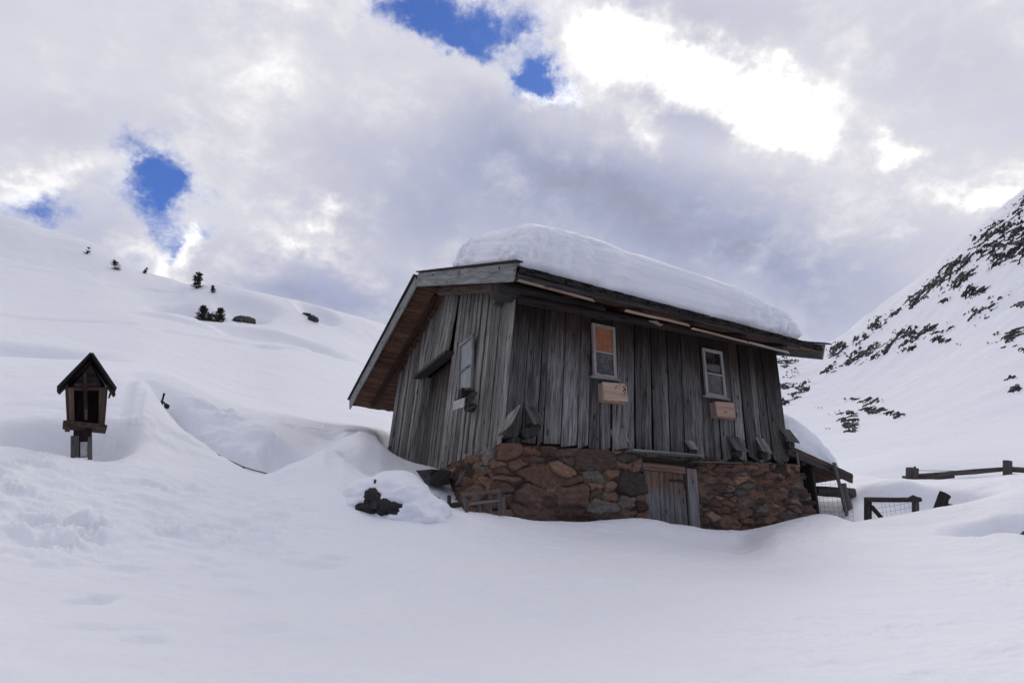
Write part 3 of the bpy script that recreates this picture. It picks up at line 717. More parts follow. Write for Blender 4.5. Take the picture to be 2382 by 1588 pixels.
# --- gable wall
def gpos(g, z, off=0.0):                                       # point on the gable plane from distance along it and height
    p = C0b + Gd * g; p.z = z
    k = (C0b - p).dot(GN) / GN.dot(Vector((GN.x, GN.y, 0)).normalized())
    return p + Vector((GN.x, GN.y, 0)).normalized() * k + GN * off
def gof(x, y): p = onG(x, y); return (p - C0b).dot(Gd), p.z
gx = [138, 195, 255, 300, 350, 415, 470, 545, 608, 690, 765, 840, 910, 985, 1070, 1160]
gg = [gof(*z3(x, 520))[0] for x in gx]; gg[-1] = .0; gg[0] += .06
gdoor0, gdoor1 = gg[8], gg[4]
zlin = gof(*z1(900, 1478))[1]
ztop = lambda g: min(plane_z(gpos(g, C0b.z + 2), E0 + NR * SOFF, NR), plane_z(gpos(g, C0b.z + 2), F0 + NF * SOFF, NF))
gb = MB(); gd_ = MB(); 
for i in range(len(gg) - 1):
    g1_, g0_ = gg[i], gg[i+1]; gm = (g0_ + g1_) / 2; wd = abs(g1_ - g0_)
    split = [(g0_, g1_)] if wd < .34 else [(g0_, gm + random.uniform(-.05, .05) * 0), (gm, g1_)]
    for a_, b_ in split:
        gm = (a_ + b_) / 2; wd = abs(b_ - a_)
        zt = min(ztop(a_), ztop(b_)) - .0; zb = C0b.z - random.uniform(-.01, .05)
        o = random.uniform(0, .03); indoor = gdoor0 + .01 < gm < gdoor1 - .01
        if indoor:
            gd_.board(gpos(gm, zb - .2, -.20), gpos(gm, zlin + .05, -.20), Gd, wd - .022, .03, nd=GN, seg=4, wob=.003, g0=.1, g1=.9, t=random.uniform(0, .5))  # g darkens the boards upwards: recess shade under the lintel painted in
            zb = zlin + random.uniform(-.01, .01); o = .10
        gb.board(gpos(gm, zb, o), gpos(gm, zt, o * (.9 if not indoor else .1)), Gd, wd - random.uniform(.014, .036), .028, nd=GN, seg=6, wob=.004, g0=-.2, g1=.62)
        if not indoor and random.random() < .7:               # cover strips over some joints
            gb.board(gpos(a_, zb + random.uniform(0, .15), .03), gpos(a_, zt - .03, .03), Gd, random.uniform(.05, .10), .026, nd=GN, seg=5, wob=.003, g0=-.2, g1=.62)
gb.build('plank_wall', GABW, hutE, bevel=.004)
gdo = gd_.build('gable_door', GABW, hutE, bevel=.004)
lt = MB(); lt.board(gpos(gdoor0 - .08, zlin - .02, -.02), gpos(gdoor1 + .08, zlin - .02, -.02), Z, .07, .24, nd=GN, g0=.4, g1=.4); lt.build('lintel', DARKW, gdo, bevel=.004)
for g in (gdoor0, gdoor1):
    jb = MB(); jb.board(gpos(g, C0b.z - .3, -.2), gpos(g, zlin, -.2), Gd, .07, .22, nd=GN); jb.build('jamb', GABW, gdo, bevel=.004)
# near-black sheet painted as the unlit inside behind the gaps, other two walls
gmax = gg[0]
n_ = len(mb.v)
q = [gpos(.0, C0b.z - .3, -.44), gpos(gmax, C0b.z - .3, -.44), gpos(gmax, ztop(gmax) + .02, -.44), gpos(HW / 2, ztop(HW / 2), -.44), gpos(0, ztop(0), -.44)]
mb.add(q, [[0, 1, 2, 3, 4]], [(0, 0)] * 5, [(.5, 0, .5, 1)] * 5)
mb.build('dark_backing', VOID, hutE)
bw = MB(); C3b = C1b + Gd * gmax; C2b = C0b + Gd * gmax
for i in range(24):
    g = (i + .5) / 24 * gmax; p = C1b + Gd * g - Ld * .03
    z_ = min(plane_z(p, E0 + NR * SOFF, NR), plane_z(p, F0 + NF * SOFF, NF)) - .03
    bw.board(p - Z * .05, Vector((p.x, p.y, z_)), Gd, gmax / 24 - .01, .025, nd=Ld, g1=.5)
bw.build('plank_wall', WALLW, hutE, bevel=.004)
bw = MB()
for i in range(22):
    p = lerp(C2b, C3b, (i + .5) / 22); z_ = plane_z(p, F0 + NF * SOFF, NF) - .03
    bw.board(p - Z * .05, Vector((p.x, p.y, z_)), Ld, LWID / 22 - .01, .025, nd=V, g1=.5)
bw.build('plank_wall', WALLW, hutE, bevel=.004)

# --- roof: deck boards, covering, barge boards, rafters, purlins
def deck(name, P0, S, SL, N):
    d = MB(); k = 0; s = 0.02
    while s < SL - .02:
        wd = min(random.uniform(.16, .26), SL - s)
        p = P0 + S * (s + wd / 2) + N * SOFF
        cuts = [0.03] + sorted(random.uniform(.25, .75) * EL for _ in range(1)) + [EL - .03]
        for a, b in zip(cuts[:-1], cuts[1:]):
            d.board(p + EU * a, p + EU * (b - .006), S, wd - random.uniform(.004, .018), .026, nd=N)
        s += wd
    return d.build(name, SOFFIT, hutE, bevel=.003)
deck('roof_deck', E0, S_NEAR, SLN, NR); deck('roof_deck', A0, S_FAR, SLF, NF)
rc_ = MB()                                                     # shingle layers
for (P0, S, SL, N, eave) in ((E0, S_NEAR, SLN, NR, True), (F0, -S_FAR, SLF, NF, False)):
    b = P0 + N * (SOFF + .03)
    rc_._box(b + EU * EL / 2 + S * (SL / 2 + .04) + N * .05, EU * (EL / 2 - .04), S * (SL / 2 - .04), N * .05, .3, 0)
    for lay in range(4):
        x = 0.04
        while x < EL - .1:
            wd = min(random.uniform(.09, .22), EL - .04 - x); over = random.uniform(-.01, .07) - lay * .006
            c = b + EU * (x + wd / 2) + N * (.006 + lay * .026)
            rc_.board(c - S * over, c + S * .35 + N * .01, EU, wd - .006, .022, nd=N)
            x += wd
rc_.build('shingle_covering', SHINGLE, hutE)
def barge(P0, S, SL, N, ext, nails, back=0.0, outw=-1):
    e = empty('barge_board', P0); e.parent = hutE; e.matrix_world = Matrix.Translation(P0); bpy.context.view_layer.update()
    b = MB(); end = EU * back
    b.board(P0 + N * BH / 2 + end, P0 + S * SL + N * BH / 2 + end, N, BH, .035, nd=EU * outw, seg=5, wob=.001, t=.5)
    o = b.build('board', BARGE, e, bevel=.005)
    c = MB(); c.board(P0 + N * (BH + .012) - S * ext + EU * (outw * .02) + end, P0 + S * (SL + .04) + N * (BH + .012) + EU * (outw * .02) + end, EU, .13, .022, nd=N, seg=5, wob=.002)
    c.build('drip_strip', DARKW, e, bevel=.003)
    for k, h in nails:
        nm = MB(); p = P0 + S * (SL * k) + N * (BH * h) + EU * (outw * .034) + end
        nm.tube([p, p + EU * (outw * .012)], .022, 8); nm.build('bolt_head', IRON, e)
    return e
barge(E0, S_NEAR, SLN, NR, .10, ((.12, .80), (.49, .78), (.79, .76)))
barge(F0, -S_FAR, SLF, NF, .03, ((.80, .6), (.55, .5), (.36, .5), (.2, .4)), back=.004)
barge(E1, S_NEAR, SLN, NR, .10, (), outw=1)
# rafter just under the near barge board, rafters under both eaves
rf = MB(); rf.board(on(*z1(985, 785), C0b + GN * .28, GN), on(*z1(1530, 752), C0b + GN * .28, GN), Z, .15, .12, nd=GN, g0=.8, g1=.8, t=.95); rf.build('rafter', SHRW, hutE, bevel=.008)
for u_ in (.9, 2.05, 3.2, 4.35, 5.4):
    rf = MB(); p = E0 + EU * (u_ + OG) + NR * (SOFF - .065)
    rf.board(p + S_NEAR * .13, p + S_NEAR * 1.5, EU, .11, .12, nd=NR, g0=.6, g1=.6); rf.build('rafter', DARKBROWN, hutE, bevel=.006)
for u_ in (.25,):
    rf = MB(); p = F0 + EU * (u_ + .3) + NF * (SOFF - .065)
    rf.board(p - S_FAR * .2, p - S_FAR * (SLF - .2), EU, .12, .12, nd=NF, g0=.6, g1=.6); rf.build('rafter', DARKBROWN, hutE, bevel=.006)
def log(name, a, b, r, mat, parent=hutE, seg=12, rough=.06):
    t = MB(); n = 5; pts = [lerp(Vector(a), Vector(b), i / (n - 1)) + Vector((random.uniform(-1, 1), random.uniform(-1, 1), random.uniform(-1, 1))) * r * .06 for i in range(n)]
    t.tube(pts, [r * random.uniform(.94, 1.05) for _ in range(n)], seg, rough=rough); return t.build(name, mat, parent)
p = onG(*z1(1650, 800)); log('purlin', p + GN * .42, p - GN * .5 + Ld * 1.2, .185, DARKW)
p = onG(*z1(1545, 880)); log('purlin', p + GN * .22, p - GN * .3, .085, LOGW)
p = onG(*zd(888, 898)); log('purlin', p + GN * .42, p - GN * .5, .15, DARKW)
p = onG(*z1(985, 800)); log('purlin', p + GN * .36, p - GN * .5, .11, DARKBROWN)
a_, b_ = C0t + LN * .10 + Z * .13, C1t + LN * .10 + Z * .10
log('wall_plate', a_ + Z * .04, b_ + Ld * .06 + Z * .04, .085, SHRD)
# pale laths and grey strips along the eave
EN = Vector((EU.y, -EU.x, 0)).normalized()
def onE(x, y, o=0.0): return on(x, y, E0 + EN * o, EN)
for (a, b, wdt, mat) in ((z1(1660, 672), z1(2352, 858), .040, LATH), (z2(545, 292), z2(1075, 415), .046, LATH), (z2(1095, 440), z2(1560, 556), .036, LATH), (z2(1565, 555), z2(1900, 640), .04, FRAMEW),
                         (z1(1650, 640), z2(900, 300), .085, DARKW), (z2(905, 305), z2(1990, 590), .075, DARKW)):
    b_ = MB(); b_.board(onE(*a, .02), onE(*b, .02), NR, wdt, .03, nd=EN, seg=3, wob=.006, cut0=.01, cut1=-.03); b_.build('eave_lath', mat, hutE, bevel=.004)
fo = MB(); p = onE(*z2(800, 392), -.05); fo.tube([p - EU * .14, p, p + EU * .1 - NR * .03, p + EU * .16], [.012, .035, .03, .012], 7, rough=.4); fo.build('foam_scrap', LATH, hutE)

# --- windows
def window(TL, TR, BL, BR, ax, n, parts, off, sill=True):
    """opening given by four points on a wall plane; ax along the wall, n outwards"""
    c0 = (TL + TR + BL + BR) / 4
    w_ = ((TR - TL).length + (BR - BL).length) / 2; zt_, zb_ = (TL.z + TR.z) / 2, (BL.z + BR.z) / 2
    e = empty('window', c0); e.parent = hutE; e.matrix_world = Matrix.Translation(c0); bpy.context.view_layer.update()
    fw = .058
    P = lambda x, z, o: Vector((c0.x, c0.y, z)) + ax * x + n * o
    f = MB()
    f.board(P(-w_/2 + fw/2, zb_, off), P(-w_/2 + fw/2, zt_, off), ax, fw, .05, nd=n); f.board(P(w_/2 - fw/2, zb_, off), P(w_/2 - fw/2, zt_, off), ax, fw, .05, nd=n)
    f.board(P(-w_/2 + fw, zt_ - fw/2, off), P(w_/2 - fw, zt_ - fw/2, off), Z, fw, .05, nd=n); f.board(P(-w_/2 + fw, zb_ + fw/2, off), P(w_/2 - fw, zb_ + fw/2, off), Z, fw, .05, nd=n)
    zm = zb_ + (zt_ - zb_) * .475
    f.board(P(-w_/2 + fw, zm, off), P(w_/2 - fw, zm, off), Z, .032, .045, nd=n)
    f.build('frame', parts['frame'], e, bevel=.004)
    for (za, zb2, mt, nm) in ((zm + .016, zt_ - fw, parts['top'], parts.get('topname', 'pane')), (zb_ + fw, zm - .016, parts['bot'], 'pane')):
        g = MB(); o = off + .018
        if nm == 'blind':
            uu = np.linspace(-1, 1, 41); G = np.array([[tuple(P(u_ * (w_/2 - fw), za + (zb2 - za) * q, o + .003 + .006 * math.sin(u_ * 9 + q) + .004 * math.sin(u_ * 23 + 2 * q))) for q in (0, .33, .66, 1)] for u_ in uu]); g.grid(G, flip=True)
        else: g._box(P(0, (za + zb2) / 2, o), ax * (w_/2 - fw), n * .003, Z * ((zb2 - za) / 2), .5, 0)
        g.build(nm, mt, e)
    if sill:
        s_ = MB(); s_.board(P(-w_/2 - .06, zb_ - .022, off), P(w_/2 + .05, zb_ - .022, off), Z, .04, .085, nd=n); s_.build('sill', DARKW if parts['frame'] is not FRAMEW else BARGE, e, bevel=.004)
    return e
o_ = .042
window(onL(*z2(250, 402), o_), onL(*z2(432, 437), o_), onL(*z2(283, 845), o_), onL(*z2(482, 872), o_), Ld, LN, dict(frame=FRAMEW, top=CLOTH, bot=GLASS, topname='blind'), o_ - .02)
window(onL(*z2(1164, 607), o_), onL(*z2(1320, 637), o_), onL(*z2(1212, 1003), o_), onL(*z2(1388, 1030), o_), Ld, LN, dict(frame=FRAMEW, top=GLASS, bot=GLASS), o_ - .02)
window(onG(*z1(1148, 1285), .04), onG(*z1(1290, 1195), .04), onG(*z3(762, 250), .04), onG(*z3(890, 185), .04), -Gd, GN, dict(frame=BARGE, top=GREYPANE, bot=GREYPANE), .035)
def window_box(fl, ft, fr_, fb, o, mat, lab):
    """front face in photo pixels of zoom z2, o = how far it stands off the wall"""
    a = onL(*z2(fl, fb), o); b = onL(*z2(fr_, fb), o); h = (onL(*z2(fl, ft), o) - a).length; wd = (b - a).dot(Ld); a.z = (a.z + b.z) / 2
    m_ = MB(); c = a + Ld * wd / 2
    m_.board(a + Z * h / 2 - LN * .018, b + Z * h / 2 - LN * .018, Z, h, .018, nd=LN, t=.8)
    for s in (0, 1): m_._box(a + Ld * (wd * s + (.009 if s == 0 else -.009)) + Z * h / 2 - LN * (o / 2 + .002), Ld * .009, LN * (o / 2 - .02), Z * (h / 2 - .002), .3, 0)
    m_._box(c - LN * (o / 2) + Z * .012, Ld * (wd / 2 - .02), LN * (o / 2 - .03), Z * .010, .4, 0)
    ob = m_.build('window_box', mat, hutE, bevel=.003); ob['label'] = lab; return ob
bo = window_box(373, 898, 572, 1047, .21, BOXW, 'pale pine window box with dark stains at its corner')
for (x, y, r) in ((540, 925, 9), (548, 945, 12), (535, 958, 8), (552, 968, 9), (543, 985, 7), (478, 915, 8), (470, 935, 6), (556, 912, 8), (505, 905, 6)):
    c = onL(*z2(x, y), .212); k = r * .28 * c.dot(FWD) / F; nn = 7
    pts_ = [c + Ld * math.cos(q * 6.283 / nn) * k * random.uniform(.5, 1.3) + Z * math.sin(q * 6.283 / nn) * k * random.uniform(.5, 1.3) for q in range(nn)]
    st_ = MB(); st_.add(pts_, [list(range(nn))], [(0, 0)] * nn, [(.5, 0, .5, 1)] * nn); st_.build('stain', VOID, bo)
window_box(1312, 1058, 1464, 1180, .19, BOXW2, 'dull pinkish window box under the right window')
# the broken box under the gable window
wb = MB()
wb._box(onG(*z3(790, 230), .14), Gd * .10, GN * .10, Z * .10, .1, 0); wb._box(onG(*z3(845, 345), .12), Gd * .11, GN * .09, Z * .05, .5, 0)
for a, b in (((800, 265), (905, 215)), ((830, 235), (895, 205)), ((790, 300), (880, 250)), ((740, 190), (845, 172)), ((800, 370), (900, 325))):
    wb.board(onG(*z3(*a), .22), onG(*z3(*b), .16), Z, .045, .02, nd=GN)
ob = wb.build('window_box', DARKW, hutE, bevel=.003); ob['label'] = 'broken dark window box under the gable window'
pl = MB(); pl.board(onG(*z3(688, 328), .26), onG(*z3(790, 296), .26), Z, .165, .015, nd=GN); pl.build('loose_board', PLATE, hutE, bevel=.003)

# --- planks flared out over the beam ends at the foot of the wall
def hood(tl, bl, br, o, zf, lift=0):
    TLp = onL(*zf(*tl), .035); BLp = onL(*zf(*bl), o); BRp = onL(*zf(*br), o); wd = max(.16, (BRp - BLp).length)
    h_ = MB(); wv = Ld
    h_.board(TLp + wv * wd / 2, BLp + wv * wd / 2, wv, wd, .024, nd=LN, seg=3, wob=.003, cut1=random.uniform(-.02, .02))
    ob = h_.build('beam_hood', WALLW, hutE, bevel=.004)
    lg = MB(); c = BLp + wv * wd * .5 - LN * o * 1.0 - Z * .02
    lg.tube([c - LN * .1, c + LN * (o * .75)], .085, 10, rough=.06); lg.build('beam_end', DARKW, ob)
hood((740, 490), (803, 566), (885, 577), .17, z4); hood((1130, 448), (1218, 578), (1332, 588), .26, z4); hood((1390, 463), (1466, 594), (1548, 634), .26, z4)
hood((1612, 380), (1704, 500), (1802, 520), .24, z4); hood((1326, 338), (1405, 490), (1512, 502), .27, z3); hood((68, 372), (118, 555), (262, 556), .06, z4)
h_ = MB(); h_.board(onG(*z3(1245, 372), .03), onG(*z3(1150, 555), .30), Gd, .30, .024, nd=GN, seg=3, wob=.004); ob = h_.build('beam_hood', GABW, hutE, bevel=.004)
for (x, y, zf, r) in ((1225, 560, z3, .10), (1350, 575, z3, .085), (1255, 650, z3, .075), (1420, 560, z3, .08)):
    lg = MB(); c = onL(*zf(x, y), .2); lg.tube([c - LN * .3, c + LN * .02], r, 11, rough=.07); lg.build('beam_end', DARKW, ob)
sb = MB(); sb.board(C0b - Z * .06 + LN * .0, C1b - Z * .06, Z, .14, .07, nd=-LN); sb.build('sill_beam', DARKW, hutE, bevel=.01)
sb = MB(); sb.board(gpos(.05, C0b.z - .06, -.1), gpos(gmax, C0b.z - .06, -.1), Z, .14, .07, nd=GN); sb.build('sill_beam', DARKW, hutE, bevel=.01)
rg = MB(); c = onG(*z3(128, 730)); th_ = np.linspace(0, 2 * math.pi, 17)
rg.tube([c + Gd * (.03 + .085 * math.cos(a)) + GN * .05 + Z * (.085 * math.sin(a)) for a in th_], .012, 6, cap=False); rg.build('iron_ring', IRON, hutE)
lp = MB(); a_, b_ = onG(*z3(300, 955), .25), onG(*z3(655, 985), .25); lp.board(a_, b_, Z, .05, .36, nd=GN, w1=.25, seg=4, wob=.01); lp.build('ledge_plank', DARKW, hutE, bevel=.006)

# --- rubble stone base, one mesh of separate stones and mortar
def rubble():
    step = .016; r = .32; ztop_ = C0b.z + .0; DEP = 2.0
    pts = []                                                   # plan path (x, y, nx, ny)
    Gn2 = Vector((GN.x, GN.y, 0)).normalized(); L2 = Vector((LN.x, LN.y, 0)).normalized(); R2 = Ld.copy()
    corner0 = C0b.copy(); corner1 = C1b + Ld * .10
    a = corner0 + Gd * 3.4
    n = int(3.4 / step)
    for i in range(n): p = a - Gd * (i * step); pts.append((p.x, p.y, Gn2.x, Gn2.y, 0))
    for i in range(1, 14):
        t = i / 14; nn = (Gn2 * (1 - t) + L2 * t).normalized(); pts.append((corner0.x, corner0.y, nn.x, nn.y, 0))
    n = int((corner1 - corner0).length / step)
    for i in range(n): p = lerp(corner0, corner1, i / n); pts.append((p.x, p.y, L2.x, L2.y, 0))
    for i in range(1, 14):
        t = i / 14; nn = (L2 * (1 - t) + R2 * t).normalized(); pts.append((corner1.x, corner1.y, nn.x, nn.y, t))
    for i in range(int(2.2 / step)): p = corner1 + V * (i * step); pts.append((p.x, p.y, R2.x, R2.y, 1))
    P = np.array(pts); S = len(P); nzv = int(DEP / step)
    sarc = np.concatenate([[0], np.cumsum(np.maximum(.011, np.hypot(np.diff(P[:, 0]), np.diff(P[:, 1]))))])
    zc = np.arange(nzv) * step
    SA, ZC = np.meshgrid(sarc, zc, indexing='ij')
    wx_ = SA + .07 * fbm(SA * 3.2, ZC * 4.2, .3, 3); wz_ = ZC + .05 * fbm(SA * 3.2, ZC * 4.2, 8.3, 3)
    rg_ = np.random.default_rng(21); seeds = []; tries = 0; tot = sarc[-1]
    while tries < 9000:
        tries += 1; x = rg_.uniform(-.2, tot + .2); y = rg_.uniform(-.1, DEP + .1)
        big = 1.30 if x < 6.2 else .80
        size = rg_.choice([.17, .30, .50], p=[.36, .40, .24]) * big
        if all(((x - a)**2 + ((y - b) * 2.3)**2)**.5 > (size + c) * .56 for a, b, c in seeds): seeds.append((x, y, size))
    sd = np.array(seeds); best1 = np.full(SA.shape, 9.0); best2 = np.full(SA.shape, 9.0); idx = np.zeros(SA.shape, int)
    for k, (a, b, c) in enumerate(sd):
        rr = np.random.default_rng(900 + k); asp = rr.uniform(1.5, 3.3); ro = rr.normal(0, .13); ex = rr.uniform(2.2, 6.0)
        du, dv = (wx_ - a) * math.cos(ro) + (wz_ - b) * math.sin(ro), (wz_ - b) * math.cos(ro) - (wx_ - a) * math.sin(ro)
        d = ((np.abs(du)**ex + np.abs(dv * asp)**ex)**(1/ex)) - c * .45
        m1 = d < best1
        best2 = np.where(m1, best1, np.minimum(best2, d)); idx = np.where(m1, k, idx); best1 = np.where(m1, d, best1)
    edge = best2 - best1
    amp = rg_.uniform(.02, .10, len(sd))[idx]; tlx = rg_.normal(0, .16, len(sd))[idx]; tlz = rg_.normal(-.10, .24, len(sd))[idx]
    ins = sstep(.010, .040, edge - .006 - .014 * sstep(-.1, .5, fbm(SA * 1.1, ZC * 1.4, 6.6, 2)) + .022 * fbm(SA * 9, ZC * 9, 3.3, 3))
    hgt = ins * (amp + tlx * (wx_ - sd[idx, 0]) + tlz * (wz_ - sd[idx, 1])) + (.034 * np.abs(fbm(SA * 5, ZC * 9, 2.2, 4)) + .030 * fbm(SA * 2.5, ZC * 15, 4.2, 3, .6) + .03 * fbm(SA * 1.6, ZC * 2.6, 9.2, 3)) + .012 * fbm(SA * 16, ZC * 24, 6.2, 4, .6) + .028 * np.round(2.2 * fbm(SA * 3.5 + 2, ZC * 6.5, 3.9, 3, .6)) / 2.2
    pal = np.array([(.118, .068, .050), (.098, .060, .046), (.090, .058, .047), (.135, .074, .050), (.068, .046, .039), (.135, .092, .068), (.112, .070, .056), (.150, .090, .060), (.046, .032, .028), (.105, .064, .048)])
    pc = pal[rg_.integers(0, len(pal), len(sd))] * rg_.uniform(.8, 1.2, (len(sd), 1))
    mort = np.array((.175, .136, .114)) * (.85 + .45 * fbm(SA * 2.5, ZC * 2.5, 5.5, 3))[..., None]
    pc = (pc * .8 + pc.mean(axis=1, keepdims=True) * np.array((1.06, .98, .93)) * .2) * np.array((1.56, 1.44, 1.32)); pc = np.where((rg_.random(len(sd)) < .22)[:, None], pc.mean(axis=1, keepdims=True) * np.array((1.12, .98, .86)) * 1.15, pc); mort = mort * (.55 + .75 * sstep(-.25, .35, fbm(SA * .9, ZC * 1.3, 12.5, 3)))[..., None]
    cm = ins[..., None] * pc[idx] + (1 - ins[..., None]) * mort
    batter = .07 + .10 * (ZC / 1.6) + .05 * fbm(SA * .5, ZC * .6, 1.1, 2)
    batter = batter + (P[:, 4][:, None] * (.02 + .36 * sstep(.15, 1.3, ZC)))
    # recess for the stable door
    pd = np.stack([P[:, 0] - C0b.x, P[:, 1] - C0b.y], -1) @ np.array((Ld.x, Ld.y)); front_ = np.abs(P[:, 2] - L2.x) < 1e-4
    door = (front_ & (pd > DS0 - .01) & (pd < DS1 + .01))[:, None] & (ZC > .02)
    off = np.where(door, -.06, batter + hgt)
    zbase = np.interp(pd, [0, LWID], [C0b.z, C1b.z])[:, None] - .03 - .05 * np.abs(fbm(SA * 1.3, 0 * ZC, 4.4, 2))
    X = P[:, 0][:, None] + P[:, 2][:, None] * off; Y = P[:, 1][:, None] + P[:, 3][:, None] * off; Zz = zbase - ZC
    Q = np.stack([X, Y, Zz], -1)
    cap = Q[:, :1].copy(); cap[:, 0, 0] = P[:, 0] - P[:, 2] * .06; cap[:, 0, 1] = P[:, 1] - P[:, 3] * .06; cap[:, 0, 2] += .02
    Q = np.concatenate([cap, Q], 1); cm = np.concatenate([cm[:, :1], cm], 1)
    m_ = MB(); m_.grid(Q, cols=np.concatenate([cm, np.ones(cm.shape[:2] + (1,))], -1))
    return m_.build('stone_base', STONE, hutE)
DS0 = (onL(*z4(395, 900), .14) - C0b).dot(Ld); DS1 = (onL(*z4(872, 900), .14) - C0b).dot(Ld)
rubble()
def dl(s, z, o): p = C0b + Ld * s + LN * o; p.z = z; return p
zt_ = C0b.z - .10; zb_ = zt_ - 1.7
dE = empty('stable_door', dl(DS0, zb_, .1)); dE.parent = hutE; dE.matrix_world = Matrix.Translation(dl(DS0, zb_, .1)); bpy.context.view_layer.update()
DJ = (onL(*z4(770, 900), .14) - C0b).dot(Ld)
lf = MB(); edges_ = [DS0, DS0 + (DJ - DS0) * .36, DS0 + (DJ - DS0) * .70, DJ]
for a, b in zip(edges_[:-1], edges_[1:]): lf.board(dl((a + b) / 2, zb_, .09), dl((a + b) / 2, zt_ - .12, .09), Ld, b - a - .008, .03, nd=LN, seg=5, wob=.002, g0=-1.3, g1=1.15)
lf.build('door_leaf', DOORW, dE, bevel=.004)
jb = MB(); jb.board(dl((DJ + DS1) / 2 + .01, zb_, .10), dl((DJ + DS1) / 2 + .01, zt_ - .02, .10), Ld, DS1 - DJ - .03, .06, nd=LN, g0=0, g1=.6, t=.9); jb.build('jamb', DOORW, dE, bevel=.005)
hd = MB(); hd.board(dl(DS0 - .03, zt_ - .06, .10), dl(DJ, zt_ - .06, .10), Z, .12, .05, nd=LN, g0=1, g1=1); hd.build('head_board', DOORW, dE, bevel=.005)
la = MB(); zz0 = onL(*z4(690, 850), .15).z; sA = (onL(*z4(625, 850), .14) - C0b).dot(Ld); sB = (onL(*z4(762, 850), .14) - C0b).dot(Ld)
la.board(dl(sA, zz0, .125), dl(sB, zz0, .125), Z, .035, .02, nd=LN); la.board(dl(sB, zz0 - .13, .127), dl(sB, zz0 + .14, .127), Ld, .035, .02, nd=LN); la.build('latch', IRON, dE)
pk = MB(); pk.board(onL(*z4(245, 588), .20), onL(*z4(892, 640), .20), LN, .24, .03, nd=Z, seg=4, wob=.004); pk.build('drip_plank', BARGE, hutE, bevel=.004)
pk = MB(); pk.board(onL(*z4(800, 690), .16), onL(*z4(1260, 700), .14), LN, .14, .02, nd=Z, seg=4, wob=.008); pk.build('drip_plank', LOGW, hutE, bevel=.004)

# --- lean-to on the right side
t0, t1 = onL(*z4(1690, 530), .06), onL(*z4(2278, 795), .06)
LS_ = (t1 - t0).normalized(); LLEN = (t1 - t0).length; LNn = LS_.cross(V).normalized(); LNn = LNn if LNn.z > 0 else -LNn
leE = empty('lean_to', t0); leE.parent = hutE; leE.matrix_world = Matrix.Translation(t0); bpy.context.view_layer.update()
b = MB(); b.board(t0 - LNn * .10, t1 - LNn * .10, LNn, .19, .035, nd=LN, seg=4, wob=.002); b.build('barge_board', DARKW, leE, bevel=.005)
b = MB()
for i in range(13): b.board(t0 + V * (.05 + i * .2) - LNn * .07, t1 + V * (.05 + i * .2) - LNn * .07, V, .19, .025, nd=LNn)
b.build('roof_deck', SOFFIT, leE, bevel=.003)
b = MB()
for i in range(9):
    s = i / 9 * LLEN; b.board(t0 + LS_ * (s + .06) + LNn * (-.02 + .004 * (i % 2)) - V * .03, t0 + LS_ * (s + .06) + LNn * (-.02 + .004 * (i % 2)) + V * 2.7, LS_, LLEN / 9 + .05, .022, nd=LNn)
b.build('shingle_covering', SHINGLE, leE)
b = MB(); p = t0 + LS_ * LLEN * .45; q_ = Vector((p.x, p.y, gz(p.x, p.y) - .4)) + V * .6
b.board(q_, q_ + Z * (p.z - q_.z - .1), V, 1.0, .06); b.board(q_ + V * 1.0, q_ + V * 1.0 + Z * (p.z - q_.z - .1), V, .95, .06); b.build('plank_wall', DARKW, leE, bevel=.004)
log('beam', onL(*z4(1745, 605), .0), onL(*z4(1745, 605), -.0) + V * 1.5, .07, LOGW, leE); log('beam', onL(*z4(1845, 680), .0), onL(*z4(1845, 680), 0) + V * 1.5, .065, LOGW, leE)
b = MB(); b.board(onL(*z4(1768, 590), .09), onL(*z4(1792, 735), .09), Ld, .05, .03, nd=LN); b.build('brace', LOGW, leE, bevel=.004)

